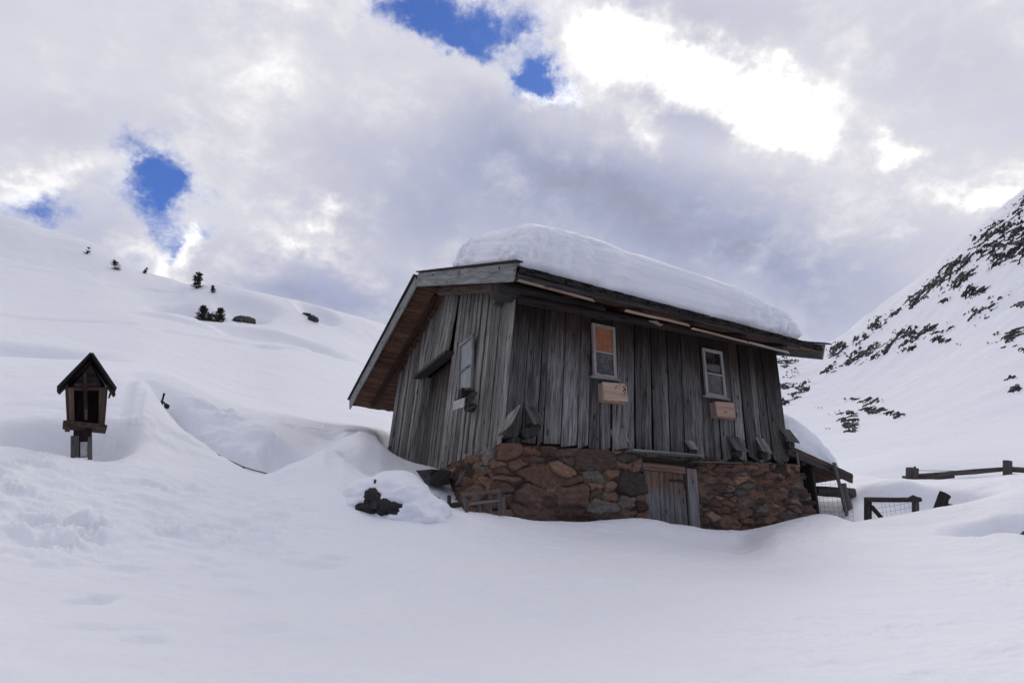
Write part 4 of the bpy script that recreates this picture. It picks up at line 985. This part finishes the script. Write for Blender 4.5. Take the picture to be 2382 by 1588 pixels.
# ------------------------------------------------------------------ snow lying on roofs
def snow_slab(name, O, A, B, N, la, lb, hf, n=5.0, na=150, nb=90, amp=.03, groove=0.0, lean=0.0, seed=0.0):
    """pillow of snow centred on O: half sizes la, lb along A, B; hf(a, b) = height"""
    A, B, N, O = (np.array(v) for v in (A, B, N, O))
    def axis(k):
        t = np.linspace(-1, 1, k); t = np.sign(t) * (1 - (1 - np.abs(t))**1.5)
        th = t * math.pi / 2
        return np.sign(t) * np.abs(np.sin(th))**(2/n), np.abs(np.cos(th))**(2/n)
    pa, ha = axis(na); pb, hb = axis(nb)
    PA, PB = np.meshgrid(pa, pb, indexing='ij'); Hh = np.outer(ha, hb)
    Hh[[0, -1], :] = -.02; Hh[:, [0, -1]] = -.02
    hgt = hf(PA, PB) * Hh
    rag = amp * 2.2 * fbm(PA * la * 1.6 + seed, PB * lb * 1.6, .5, 4, .6)
    P = O + A * (PA * la + np.abs(PA)**6 * rag)[..., None] + B * (PB * lb + np.abs(PB)**6 * rag * np.sign(PB))[..., None] + N * hgt[..., None]
    da = np.gradient(P, axis=0); db = np.gradient(P, axis=1); nr = np.cross(da, db); nr /= (np.linalg.norm(nr, axis=-1, keepdims=True) + 1e-9)
    if (nr[na // 2, nb // 2] @ N) < 0: nr = -nr
    edge = 1 - np.minimum(1, np.abs(nr @ N))                     # 1 on side faces
    X, Y, Zc = P[..., 0], P[..., 1], P[..., 2]
    f1 = fbm(X * 1.1 + seed, Y * 1.1, Zc * 1.1, 3); f2 = fbm(X * 4 + seed, Y * 4, Zc * 6, 4, .55)
    f3 = fbm(X * 9 + seed, Y * 9, Zc * 9, 3, .6)
    dsp = amp * 1.1 * f1 + amp * (.4 + edge * 1.5) * f2 + amp * .45 * edge * f3
    if groove:
        hh = np.where(hf(PA, PB) > 0, hgt / hf(PA, PB), 0)
        dsp = dsp - edge * groove * (np.exp(-((hh - .80 + .03 * f1) / .035)**2) + .55 * np.exp(-((hh - .52 + .04 * f1) / .03)**2)) + edge * groove * 1.2 * sstep(.82, .74, hh) * (hh > .05)
    fade = np.clip(Hh * 6, 0, 1)
    P = P + nr * (dsp * fade)[..., None]
    m_ = MB(); d0 = np.cross(P[1, 0] - P[0, 0], P[0, 1] - P[0, 0])
    m_.grid(P, flip=(np.cross(A, B) @ N) < 0)
    return m_
top0 = E0 + NR * (SOFF + .13)
def fy(x_disp, s):                                            # where along the rake a photo column falls
    p = top0 + S_NEAR * (SLN * s); d = p.dot(FWD); return CX + F * p.dot(RGT) / d
ss = min(np.linspace(.2, .95, 300), key=lambda s: abs(fy(0, s) - 1040 * K))
sl0, sl1 = .13, SLN * ss
la_ = (EL - .62 - .06) / 2; lb_ = (sl1 - sl0) / 2
Oc = top0 + EU * (.06 + la_) + S_NEAR * (sl0 + lb_)
m_ = snow_slab('roof_snow', Oc, EU, S_NEAR, NR, la_, lb_, lambda a, b: .82 - .14 * a - .05 * np.clip(b, -.2, 1)**2 + .02 * np.sin(a * 5), n=5.6, na=240, nb=130, amp=.034, groove=.050, seed=3.3)
o = m_.build('roof_snow', ROOFSNOW); tag(o, 'thick rounded slab of layered snow lying on the hut roof', 'snow slab')
lo = t0 + LS_ * (LLEN * .40) + V * 1.32 + LNn * .01
m_ = snow_slab('roof_snow', lo, LS_, V, LNn, LLEN * .40, 1.28, lambda a, b: .95 - .22 * a - .10 * a * a, n=3.0, na=70, nb=70, amp=.02, groove=.012, seed=7.7)
o = m_.build('roof_snow', ROOFSNOW); tag(o, 'small rounded dome of snow on the low lean-to roof', 'snow slab')

# ------------------------------------------------------------------ wayside shrine
SN = Vector((-SHP.x, -SHP.y, 0)).normalized(); SR = Vector((-SN.y, SN.x, 0)); SR = SR if SR.x > 0 else -SR
SHG = Vector((SHP.x, SHP.y, gz(SHP.x, SHP.y)))
shE = empty('wayside_shrine', SHG, 'dark wooden wayside shrine with gabled roof and cross on a post in the snow', 'shrine')
def sp(x, y, o=0.0): return on(*z6(x, y), SHP + SN * o, SN)
for (a, b, wv) in (((620, 965), (620, 828), 72), ((748, 965), (746, 835), 38)):
    m_ = MB(); k = (sp(wv, 0) - sp(0, 0)).length; m_.board(sp(a[0], a[1] + 60), sp(*b), SR, k, .14, nd=-SN, t=.8); m_.build('post', POSTW, shE, bevel=.006)
m_ = MB(); m_.board(sp(696, 1000, -.02), sp(696, 882, -.02), SR, (sp(66, 0) - sp(0, 0)).length, .02, nd=-SN); m_.build('white_plate', PLATE, shE, bevel=.003)
m_ = MB(); m_.board(sp(686, 1000, -.04), sp(686, 780, -.04), SR, (sp(168, 0) - sp(0, 0)).length * .97, .12, nd=-SN, seg=2); m_.build('neck', SHRD, shE, bevel=.006)
m_ = MB(); m_._box(sp(704, 760, -.10), SR * .262, SN * .22, Z * .022, .4, 0); m_._box(sp(704, 738, .09), SR * .235, SN * .02, Z * .028, .9, 0); m_._box(sp(560, 765, .0), SR * .03, SN * .2, Z * .02, .1, 0); m_._box(sp(845, 765, .0), SR * .03, SN * .2, Z * .02, .1, 0)
m_.build('floor_board', SHRW, shE, bevel=.005)
for (xa, xb, xc, xd) in ((540, 612, 556, 616), (822, 884, 818, 858)):
    m_ = MB(); m_.board(sp((xc + xd) / 2, 742, .08), sp((xa + xb) / 2, 430, .08), SR, (sp(xd, 0) - sp(xc, 0)).length, .03, nd=-SN, w1=(sp(xb, 0) - sp(xa, 0)).length, t=.95 if xa < 700 else .5); m_.build('front_stile', SHRW, shE, bevel=.004)
for (x0, x1) in ((545, 560), (878, 852)):
    m_ = MB(); m_.board(sp(x1, 742, -.08), sp(x0, 430, -.08), SN, .34, .02, nd=SR); m_.build('side_panel', SHRW, shE, bevel=.003)
bp = [sp(556, 745, -.25), sp(856, 745, -.25), sp(880, 430, -.25), sp(752, 225, -.25), sp(545, 430, -.25)]
m_ = MB(); m_.add(bp + [p - SN * .02 for p in bp], [[4, 3, 2, 1, 0], [5, 6, 7, 8, 9], [0, 1, 6, 5], [1, 2, 7, 6], [2, 3, 8, 7], [3, 4, 9, 8], [4, 0, 5, 9]], [(p.dot(SR), p.z) for p in bp] * 2, [(.2, 0, .5, 1)] * 10); m_.build('back_panel', SHRD, shE)
m_ = MB(); m_.board(sp(612, 440, .07), sp(822, 440, .07), Z, .05, .03, nd=-SN); m_.build('cross_rail', SHRW, shE, bevel=.004)
gp = [sp(600, 420, .05), sp(842, 420, .05), sp(752, 240, .05)]
m_ = MB(); m_.add(gp + [p - SN * .015 for p in gp], [[0, 1, 2], [5, 4, 3], [0, 3, 4, 1], [1, 4, 5, 2], [2, 5, 3, 0]], [(p.z, p.dot(SR)) for p in gp] * 2, [(.5, 0, .5, 1)] * 6); m_.build('gable_panel', SHRD, shE)
crE = MB(); crE.board(sp(712, 700, .06), sp(706, 315, .10), SR, .040, .022, nd=SN, t=1.0); crE.board(sp(622, 412, .10), sp(800, 406, .10), Z, .038, .022, nd=SN, t=1.0)
cro = crE.build('cross', DARKBROWN, shE, bevel=.003)
# small carved figure on the cross
fg = bpy.data.meshes.new('carved_figure')
J = [sp(712, 520, .115), sp(711, 470, .118), sp(710, 425, .12), sp(710, 398, .13), sp(712, 560, .125), sp(714, 612, .11), sp(672, 405, .115), sp(638, 408, .113), sp(748, 403, .115), sp(782, 405, .113)]
ED = [(0, 1), (1, 2), (2, 3), (0, 4), (4, 5), (2, 6), (6, 7), (2, 8), (8, 9)]
o0 = J[0]; fg.from_pydata([tuple(p - o0) for p in J], ED, [])
fo_ = bpy.data.objects.new('carved_figure', fg); COL.objects.link(fo_); fo_.parent = cro; fo_.location = o0 - shE.matrix_world.translation
sk = fo_.modifiers.new('skin', 'SKIN')
for v_, r_ in zip(fg.skin_vertices[0].data, (.022, .024, .028, .024, .02, .012, .011, .008, .011, .008)): v_.radius = (r_, r_ * .8)
fg.skin_vertices[0].data[0].use_root = True
fo_.modifiers.new('sub', 'SUBSURF').levels = 1; fg.materials.append(DARKBROWN)
rE = empty('roof', sp(752, 190)); rE.parent = shE; rE.matrix_world = Matrix.Translation(sp(752, 190)); bpy.context.view_layer.update()
for (a, b) in (((758, 188), (492, 462)), ((748, 188), (945, 478))):
    m_ = MB(); p0, p1 = sp(*a, -.08), sp(*b, -.08); up = (p1 - p0).cross(SN).normalized(); up = up if up.z > 0 else -up
    for k in range(3): m_.board(p0 + SN * (-.2 + k * .17 + .03), p1 + SN * (-.2 + k * .17 + .03) + (p1 - p0) * random.uniform(-.02, .03), SN, .168, .03, nd=up)
    m_.build('roof_slope', SHRD, rE, bevel=.004)
m_ = MB(); m_.board(sp(935, 455, .0), sp(912, 505, .0), SN, .3, .02); m_.build('eave_board', SHRD, rE, bevel=.003)

# ------------------------------------------------------------------ small things in the snow
def rock_obj(name, c, sx, sy, sz, label, cat, group=None, seed=0.0, rot=0.0, mat=ROCK, parent=None):
    n1, n2 = 22, 30; th = np.linspace(0, math.pi, n1)[:, None]; ph = np.linspace(0, 2 * math.pi, n2, endpoint=False)[None]
    x = np.sin(th) * np.cos(ph); y = np.sin(th) * np.sin(ph); z_ = np.cos(th) + 0 * ph
    r = 1 + .35 * fbm(x * 1.3 + seed, y * 1.3, z_ * 1.3, 4, .55)
    r = np.minimum(r, 1.0 + .10 * np.round(3 * pnoise(x * 1.1 + seed, y * 1.1, z_)))
    X, Y, Zq = x * r * sx, y * r * sy, z_ * r * sz; cr, sr = math.cos(rot), math.sin(rot)
    P = np.stack([c.x + X * cr - Y * sr, c.y + X * sr + Y * cr, c.z + Zq], -1)
    m_ = MB(); m_.grid(P, flip=False, wrap=True, smooth=False); o = m_.build(name, mat, parent, origin=c); 
    if parent is None: tag(o, label, cat, group)
    return o
def hill_pt(x, y):
    p, d = hit(x, y); return Vector((p.x, p.y, gz(p.x, p.y))), d
hb, d = hill_pt(562, 735); rock_obj('boulder', hb + Z * .10, .56, .45, .36, 'dark squarish boulder poking out of the hill beside the fir trees', 'boulder', seed=1.7, rot=.4)
hb, d = hill_pt(545, 737); rock_obj('boulder', hb + Z * .02, .27, .25, .15, 'low flat boulder touching the left foot of the squarish boulder', 'boulder', seed=4.7, rot=.4)
hb, d = hill_pt(718, 735); rock_obj('boulder', hb + Z * .04, .33, .3, .24, 'lower of two dark rocks in the hollow near the hill crest', 'boulder', seed=8.1, rot=.9)
hb, d = hill_pt(704, 722); rock_obj('boulder', hb + Z * .02, .30, .22, .12, 'upper flat rock of the pair in the hollow near the hill crest', 'boulder', seed=5.9, rot=.2)
p = at(*zd(2358, 1231), 11.5); rock_obj('boulder', Vector((p.x, p.y, p.z - .03)), .10, .10, .09, 'small dark rock at the bottom of the wind scoop on the right edge', 'boulder', seed=2.2)

def fir(px, py, top, label, wide=.30, lean=0.0, sparse=1.0, seed=0, bushy=False, group='snow bound fir trees on the hill'):
    rnd = random.Random(seed); c, d = hill_pt(px, py); dpt = (c.dot(FWD)); H = (py - top) * K / F * dpt * 1.03; r0 = H * wide
    e = empty('fir_tree', c, label, 'fir tree', group)
    L = SR * 0 + RGT * lean
    t_ = MB(); t_.tube([c - Z * .4, c + Z * H * .5 + L * H * .5, c + Z * H + L * H], [H * .028, H * .02, H * .006], 6); t_.build('trunk', DARKW, e)
    cr_ = MB(); nt = max(5, int(9 * sparse))
    for k in range(nt):
        f = (k + .3) / nt; zc = c + Z * (H * f) + L * (H * f); rr = r0 * (1 - f)**(.7 if not bushy else .3) + H * .03
        if rnd.random() > .55 + .45 * sparse: continue
        nbr = rnd.randint(6, 10)
        for j in range(nbr):
            a = rnd.uniform(0, 6.283); ln = rr * rnd.uniform(.5, 1.15); dirv = Vector((math.cos(a), math.sin(a), rnd.uniform(-.05, .45))).normalized()
            for q in range(7):
                s = (q + .5) / 7 * ln; pc = zc + dirv * s + Z * (.25 * s * s / max(.05, r0))
                for _ in range(5):
                    dv = Vector((rnd.gauss(0, 1), rnd.gauss(0, 1), rnd.gauss(0, .8))).normalized(); sd_ = dirv.cross(dv).normalized(); l = H * rnd.uniform(.06, .12)
                    b0 = pc - sd_ * l * .22; b1 = pc + sd_ * l * .22; tp = pc + (dv + dirv).normalized() * l * 1.3
                    cr_.add([b0, b1, tp], [[0, 1, 2]], [(0, 0)] * 3, [(.5, 0, .5, 1)] * 3)
    for q in range(12):
        dv = Vector((rnd.gauss(0, .5), rnd.gauss(0, .5), 1)).normalized(); tp = c + Z * H * rnd.uniform(.9, .98) + L * H; cr_.add([tp - RGT * H * .012, tp + RGT * H * .012, tp + dv * H * .07], [[0, 1, 2]], [(0, 0)] * 3, [(.5, 0, .5, 1)] * 3)
    cr_.build('crown', NEEDLE, e)
fir(450, 663, 622, 'tallest lone fir with gappy branches standing on the hill crest', .36, .03, .62, 1)
fir(489, 673, 655, 'tiny fir just right of the tallest crest fir', .36, -.15, .9, 2)
fir(463, 736, 700, 'left fir of the dense dark pair in the hollow', .46, 0, 1.2, 3)
fir(502, 731, 692, 'slimmer right fir of the dark pair in the hollow', .40, .05, 1.1, 4)
fir(482, 737, 712, 'low bushy fir squeezed between the dark pair in the hollow', .8, 0, 1.2, 5, True)
fir(263, 623, 602, 'flat topped bushy fir half buried on the open upper slope', .55, -.15, .8, 6, True)
fir(198, 586, 565, 'thin faint fir highest up the slope near the left skyline', .3, .22, .6, 7)
fir(331, 630, 616, 'very small fir poking out at the skyline between the other hill firs', .34, .3, .8, 8)

# steel cable along the trough and the stake that holds it
cb = MB(); cps = [at(*z6(x, y), d) for x, y, d in ((1500, 775, 12.85), (1530, 803, 12.75), (1680, 912, 12.35), (1850, 1012, 12.0), (2020, 1090, 11.7), (2110, 1117, 11.55), (2200, 1140, 11.42), (2250, 1160, 11.3))]
cb.tube(cps, .009, 6); o = cb.build('cable', IRON); tag(o, 'thin dark cable strung along the edge of the snow trough', 'cable')
m_ = MB(); p = cps[4]; m_.board(p, p - Z * .10, RGT, .03, .012); m_.build('cable_clip', IRON, o)
sE = empty('iron_stake', at(*z6(1345, 560), 13.9), 'black iron stake with a round knob at the edge of the snow trough', 'stake')
m_ = MB(); m_.tube([at(*z6(1335, 600), 13.95), at(*z6(1343, 550), 13.9), at(*z6(1361, 480), 13.9)], .022, 8); m_.build('rod', IRON, sE)
m_ = MB(); m_.tube([at(*z6(1340, 540), 13.9), at(*z6(1376, 574), 13.75)], .018, 8); m_.tube([at(*z6(1372, 570), 13.75), at(*z6(1384, 588), 13.7), at(*z6(1392, 606), 13.7)], [.025, .05, .02], 10); m_.build('knob', IRON, sE)

# buried logs with a snow cap, left of the hut
stE = empty('tree_stump', ground_at(880, 1182), 'ragged black old stump almost buried under a round snow cap left of the hut', 'stump')
for k, (x, y, dd_, sx, sz) in enumerate(((860, 1158, 9.68, .17, .20), (884, 1166, 9.62, .19, .17), (908, 1172, 9.58, .18, .13), (893, 1154, 9.74, .19, .18), (848, 1170, 9.58, .11, .09), (928, 1178, 9.54, .12, .08))):
    rock_obj('root', at(*zd(x, y), dd_), sx, .22, sz, None, None, seed=3.1 * k + .7, rot=k * .5, mat=DARKW, parent=stE)
m_ = MB(); m_.tube([at(*zd(858, 1170), 9.5), at(*zd(860, 1145), 9.53), at(*zd(861, 1125), 9.56)], [.06, .05, .035], 8, rough=.2); m_.build('stub', DARKW, stE)
m_ = MB(); m_.tube([at(*zd(861, 1110), 9.66), at(*zd(862, 1102), 9.68)], .02, 7); m_.build('twig', DARKW, stE)
cpt = at(*zd(898, 1176), 9.98)
m_ = snow_slab('snow_cap', cpt - Z * .10, (RGT - Z * .10).normalized(), Vector((-.1, .97, .15)).normalized(), Vector((.08, -.15, .98)).normalized(), .74, .52, lambda a, b: .62 - .05 * a + .04 * np.sin(a * 4 + 1), n=2.3, na=80, nb=70, amp=.055, seed=5.1)
o = m_.build('snow_cap', SNOW); tag(o, 'round snow cap bulging over the ragged black stump left of the hut', 'snow cap')

# rustic rack of pickets beside the stone base
rkE = empty('picket_rack', onL(*z3(930, 1290), .62), 'low rustic rack of grey pickets leaning at the left foot of the stone base', 'picket rack')
def rp(x, y, o=.62): return onL(*z3(x, y), o)
for (a, b, w_) in (((805, 1300), (765, 1120), .055), ((922, 1300), (912, 1125), .045), ((1018, 1300), (1012, 1120), .045), ((1112, 1330), (1098, 1075), .06), ((1140, 1330), (1136, 1165), .05)):
    m_ = MB(); m_.board(rp(*a), rp(*b), Ld, w_, .025, nd=LN, seg=2, wob=.004, t=.5); m_.build('picket', LOGW, rkE, bevel=.004)
for (a, b) in (((815, 1225), (1110, 1188)), ((755, 1135), (1105, 1105))):
    m_ = MB(); m_.board(rp(*a, .65), rp(*b, .65), Z, .04, .025, nd=LN, t=.9); m_.build('rail', LOGW, rkE, bevel=.004)
for k, (x, ya, yb, d, lab) in enumerate(((645, 1250, 1140, 10.4, 'short black post stub beside the picket rack, taller of two'), (540, 1225, 1160, 10.35, 'short black post stub under the edge of the snow cap'))):
    m_ = MB(); m_.board(at(*z3(x, ya + 40), d), at(*z3(x, yb), d), RGT, .055, .055); o = m_.build('post_stub', DARKW, bevel=.006); tag(o, lab, 'post')
m_ = MB(); m_.tube([at(*z3(655, 1238), 10.42), at(*z3(775, 1222), 10.45)], .04, 8); o = m_.build('fallen_pole', DARKW); tag(o, 'short dark pole lying between the post stub and the picket rack', 'pole')

# leaning posts and logs at the right corner
def thing_log(name, a, b, r, mat, label, cat, rough=.08): 
    t = MB(); n = 5; pts = [lerp(a, b, i / (n - 1)) + RGT * random.uniform(-.1, .1) * r for i in range(n)]
    t.tube(pts, [r * random.uniform(.92, 1.05) for _ in range(n)], 12, rough=rough); o = t.build(name, mat, origin=a); return tag(o, label, cat)
m_ = MB(); m_.board(onL(*z4(2252, 1260), .34), onL(*z4(2112, 690), .16), Ld, .085, .03, nd=LN, seg=4, wob=.003, t=.9); o = m_.build('leaning_plank', LOGW, bevel=.005); tag(o, 'thin grey plank propped against the end of the lean-to roof', 'plank')
thing_log('leaning_post', onL(*z4(2285, 1260), .22), onL(*z4(2190, 885), .10), .085, LOGW, 'round brown post leaning just behind the propped grey plank', 'post')
thing_log('post_stump', onL(*z4(2300, 1240), .24), onL(*z4(2293, 1150), .24), .075, LOGW, 'short post stump at the foot of the leaning round post', 'post')
thing_log('horizontal_log', onL(*z4(1960, 945), -.35), onL(*z4(2300, 968), -.05), .10, LOGW, 'thick horizontal log sticking out behind the leaning posts', 'log')

# gate frame, wire mesh and stump in the hollow
gaE = empty('gate_frame', at(*z5(940, 1280), 13.95), 'dark little gate frame with a rail and a brace standing in the snow hollow', 'gate')
def gpx(x, y, o=0.0): return at(*z5(x, y), 13.95 + (x - 940) / 435 * .5 + o)
m_ = MB(); m_.board(gpx(940, 1320), gpx(940, 1092), RGT, .105, .09, t=.3); m_.build('gate_post', DARKW, gaE, bevel=.01)
m_ = MB(); m_.board(gpx(1376, 1260), gpx(1374, 1092), RGT, .095, .09, t=.9); m_.build('gate_post', LOGW, gaE, bevel=.01)
m_ = MB(); m_.tube([gpx(905, 1104, -.06), gpx(1200, 1108, -.06), gpx(1410, 1103, -.06)], .042, 8, rough=.1); m_.build('rail', DARKW, gaE)
m_ = MB(); m_.tube([gpx(960, 1165), gpx(1065, 1285)], .036, 8, rough=.1); m_.build('brace', DARKW, gaE)
cap_ = MB(); c = gpx(1340, 1098)
m_ = MB(); m_.tube([gpx(1270, 1112, -.1), gpx(1345, 1085, -.1), gpx(1400, 1095, -.1)], [.03, .055, .025], 8, rough=.25); m_.build('knot', DARKW, gaE)
def mesh_fence(name, A_, B_, hgt, label):
    m_ = MB(); L_ = (B_ - A_); L2 = L_.length; dd = L_ / L2; k = int(L2 / .085)
    for i in range(k + 1):
        p = A_ + dd * (i / k * L2); j = random.uniform(-.012, .012)
        if random.random() < .93: m_.tube([p - Z * .4, p + Z * hgt * .5 + dd * j, p + Z * (hgt + random.uniform(-.03, .02)) + dd * j * 1.5], .0018, 4, cap=False, smooth=False)
    for i in range(int(hgt / .085) + 1):
        z_ = i * .085; m_.tube([A_ + Z * z_, (A_ + B_) / 2 + Z * (z_ - .012), B_ + Z * z_], .0016, 4, cap=False, smooth=False)
    o = m_.build(name, IRON, origin=A_); return tag(o, label, 'wire fence')
A_ = at(*z5(470, 1290), 14.9); B_ = at(*z5(800, 1300), 14.5); mesh_fence('wire_mesh', A_, B_, .78, 'grey wire mesh stretched behind the leaning posts beside the stone base')
A_ = gpx(985, 1275, .08); B_ = gpx(1350, 1215, .08); mesh_fence('wire_mesh', A_, B_, .27, 'grey wire mesh filling the little gate frame')
suE = thing_log('leaning_stump', at(*z5(1570, 1210), 14.9), at(*z5(1632, 1050), 14.9), .095, DARKW, 'dark stump leaning right inside a small scoop in the snow', 'stump')
m_ = MB(); m_.board(at(*z5(1600, 1170), 14.95), at(*z5(1745, 1172), 15.0), Z, .14, .10, w1=.04); m_.build('root', DARKW, suE, bevel=.01)

# rail fence on the crest behind
fE = empty('rail_fence', at(*z5(1335, 910), 18.4), 'old pole fence with two round posts along the snow crest on the right', 'fence')
def fx(x, y, o=0.0): return at(*z5(x, y), 18.3 + o)
m_ = MB(); m_.tube([fx(1333, 990), fx(1335, 818)], .135, 14, rough=.04); po = m_.build('post', LOGW, fE)
m_ = MB(); m_.tube([fx(1357, 820), fx(1357, 800)], .02, 6); m_.build('nail', IRON, po)
m_ = MB(); m_.tube([fx(2200, 930), fx(2200, 750)], .085, 12, rough=.05); m_.build('post', LOGW, fE)
m_ = MB(); m_.tube([fx(1385, 882, .1), fx(1640, 870, .1), fx(1900, 848, .1), fx(2160, 826, .1)], [.035, .05, .055, .045], 9, rough=.12); m_.build('rail', LOGW, fE)
m_ = MB(); m_.tube([fx(2180, 826, .16), fx(2400, 838, .16), fx(2700, 815, .16)], [.06, .06, .055], 9, rough=.12); m_.build('rail', LOGW, fE)
m_ = MB(); m_.tube([fx(1240, 897, .12), fx(1400, 905, .12), fx(1560, 902, .12), fx(1720, 893, .12)], [.03, .045, .05, .035], 9, rough=.12); m_.build('rail', LOGW, fE)
m_ = MB(); m_.tube([fx(1370, 838), fx(1800, 842), fx(2180, 812)], .006, 5, cap=False); m_.build('wire', IRON, fE)
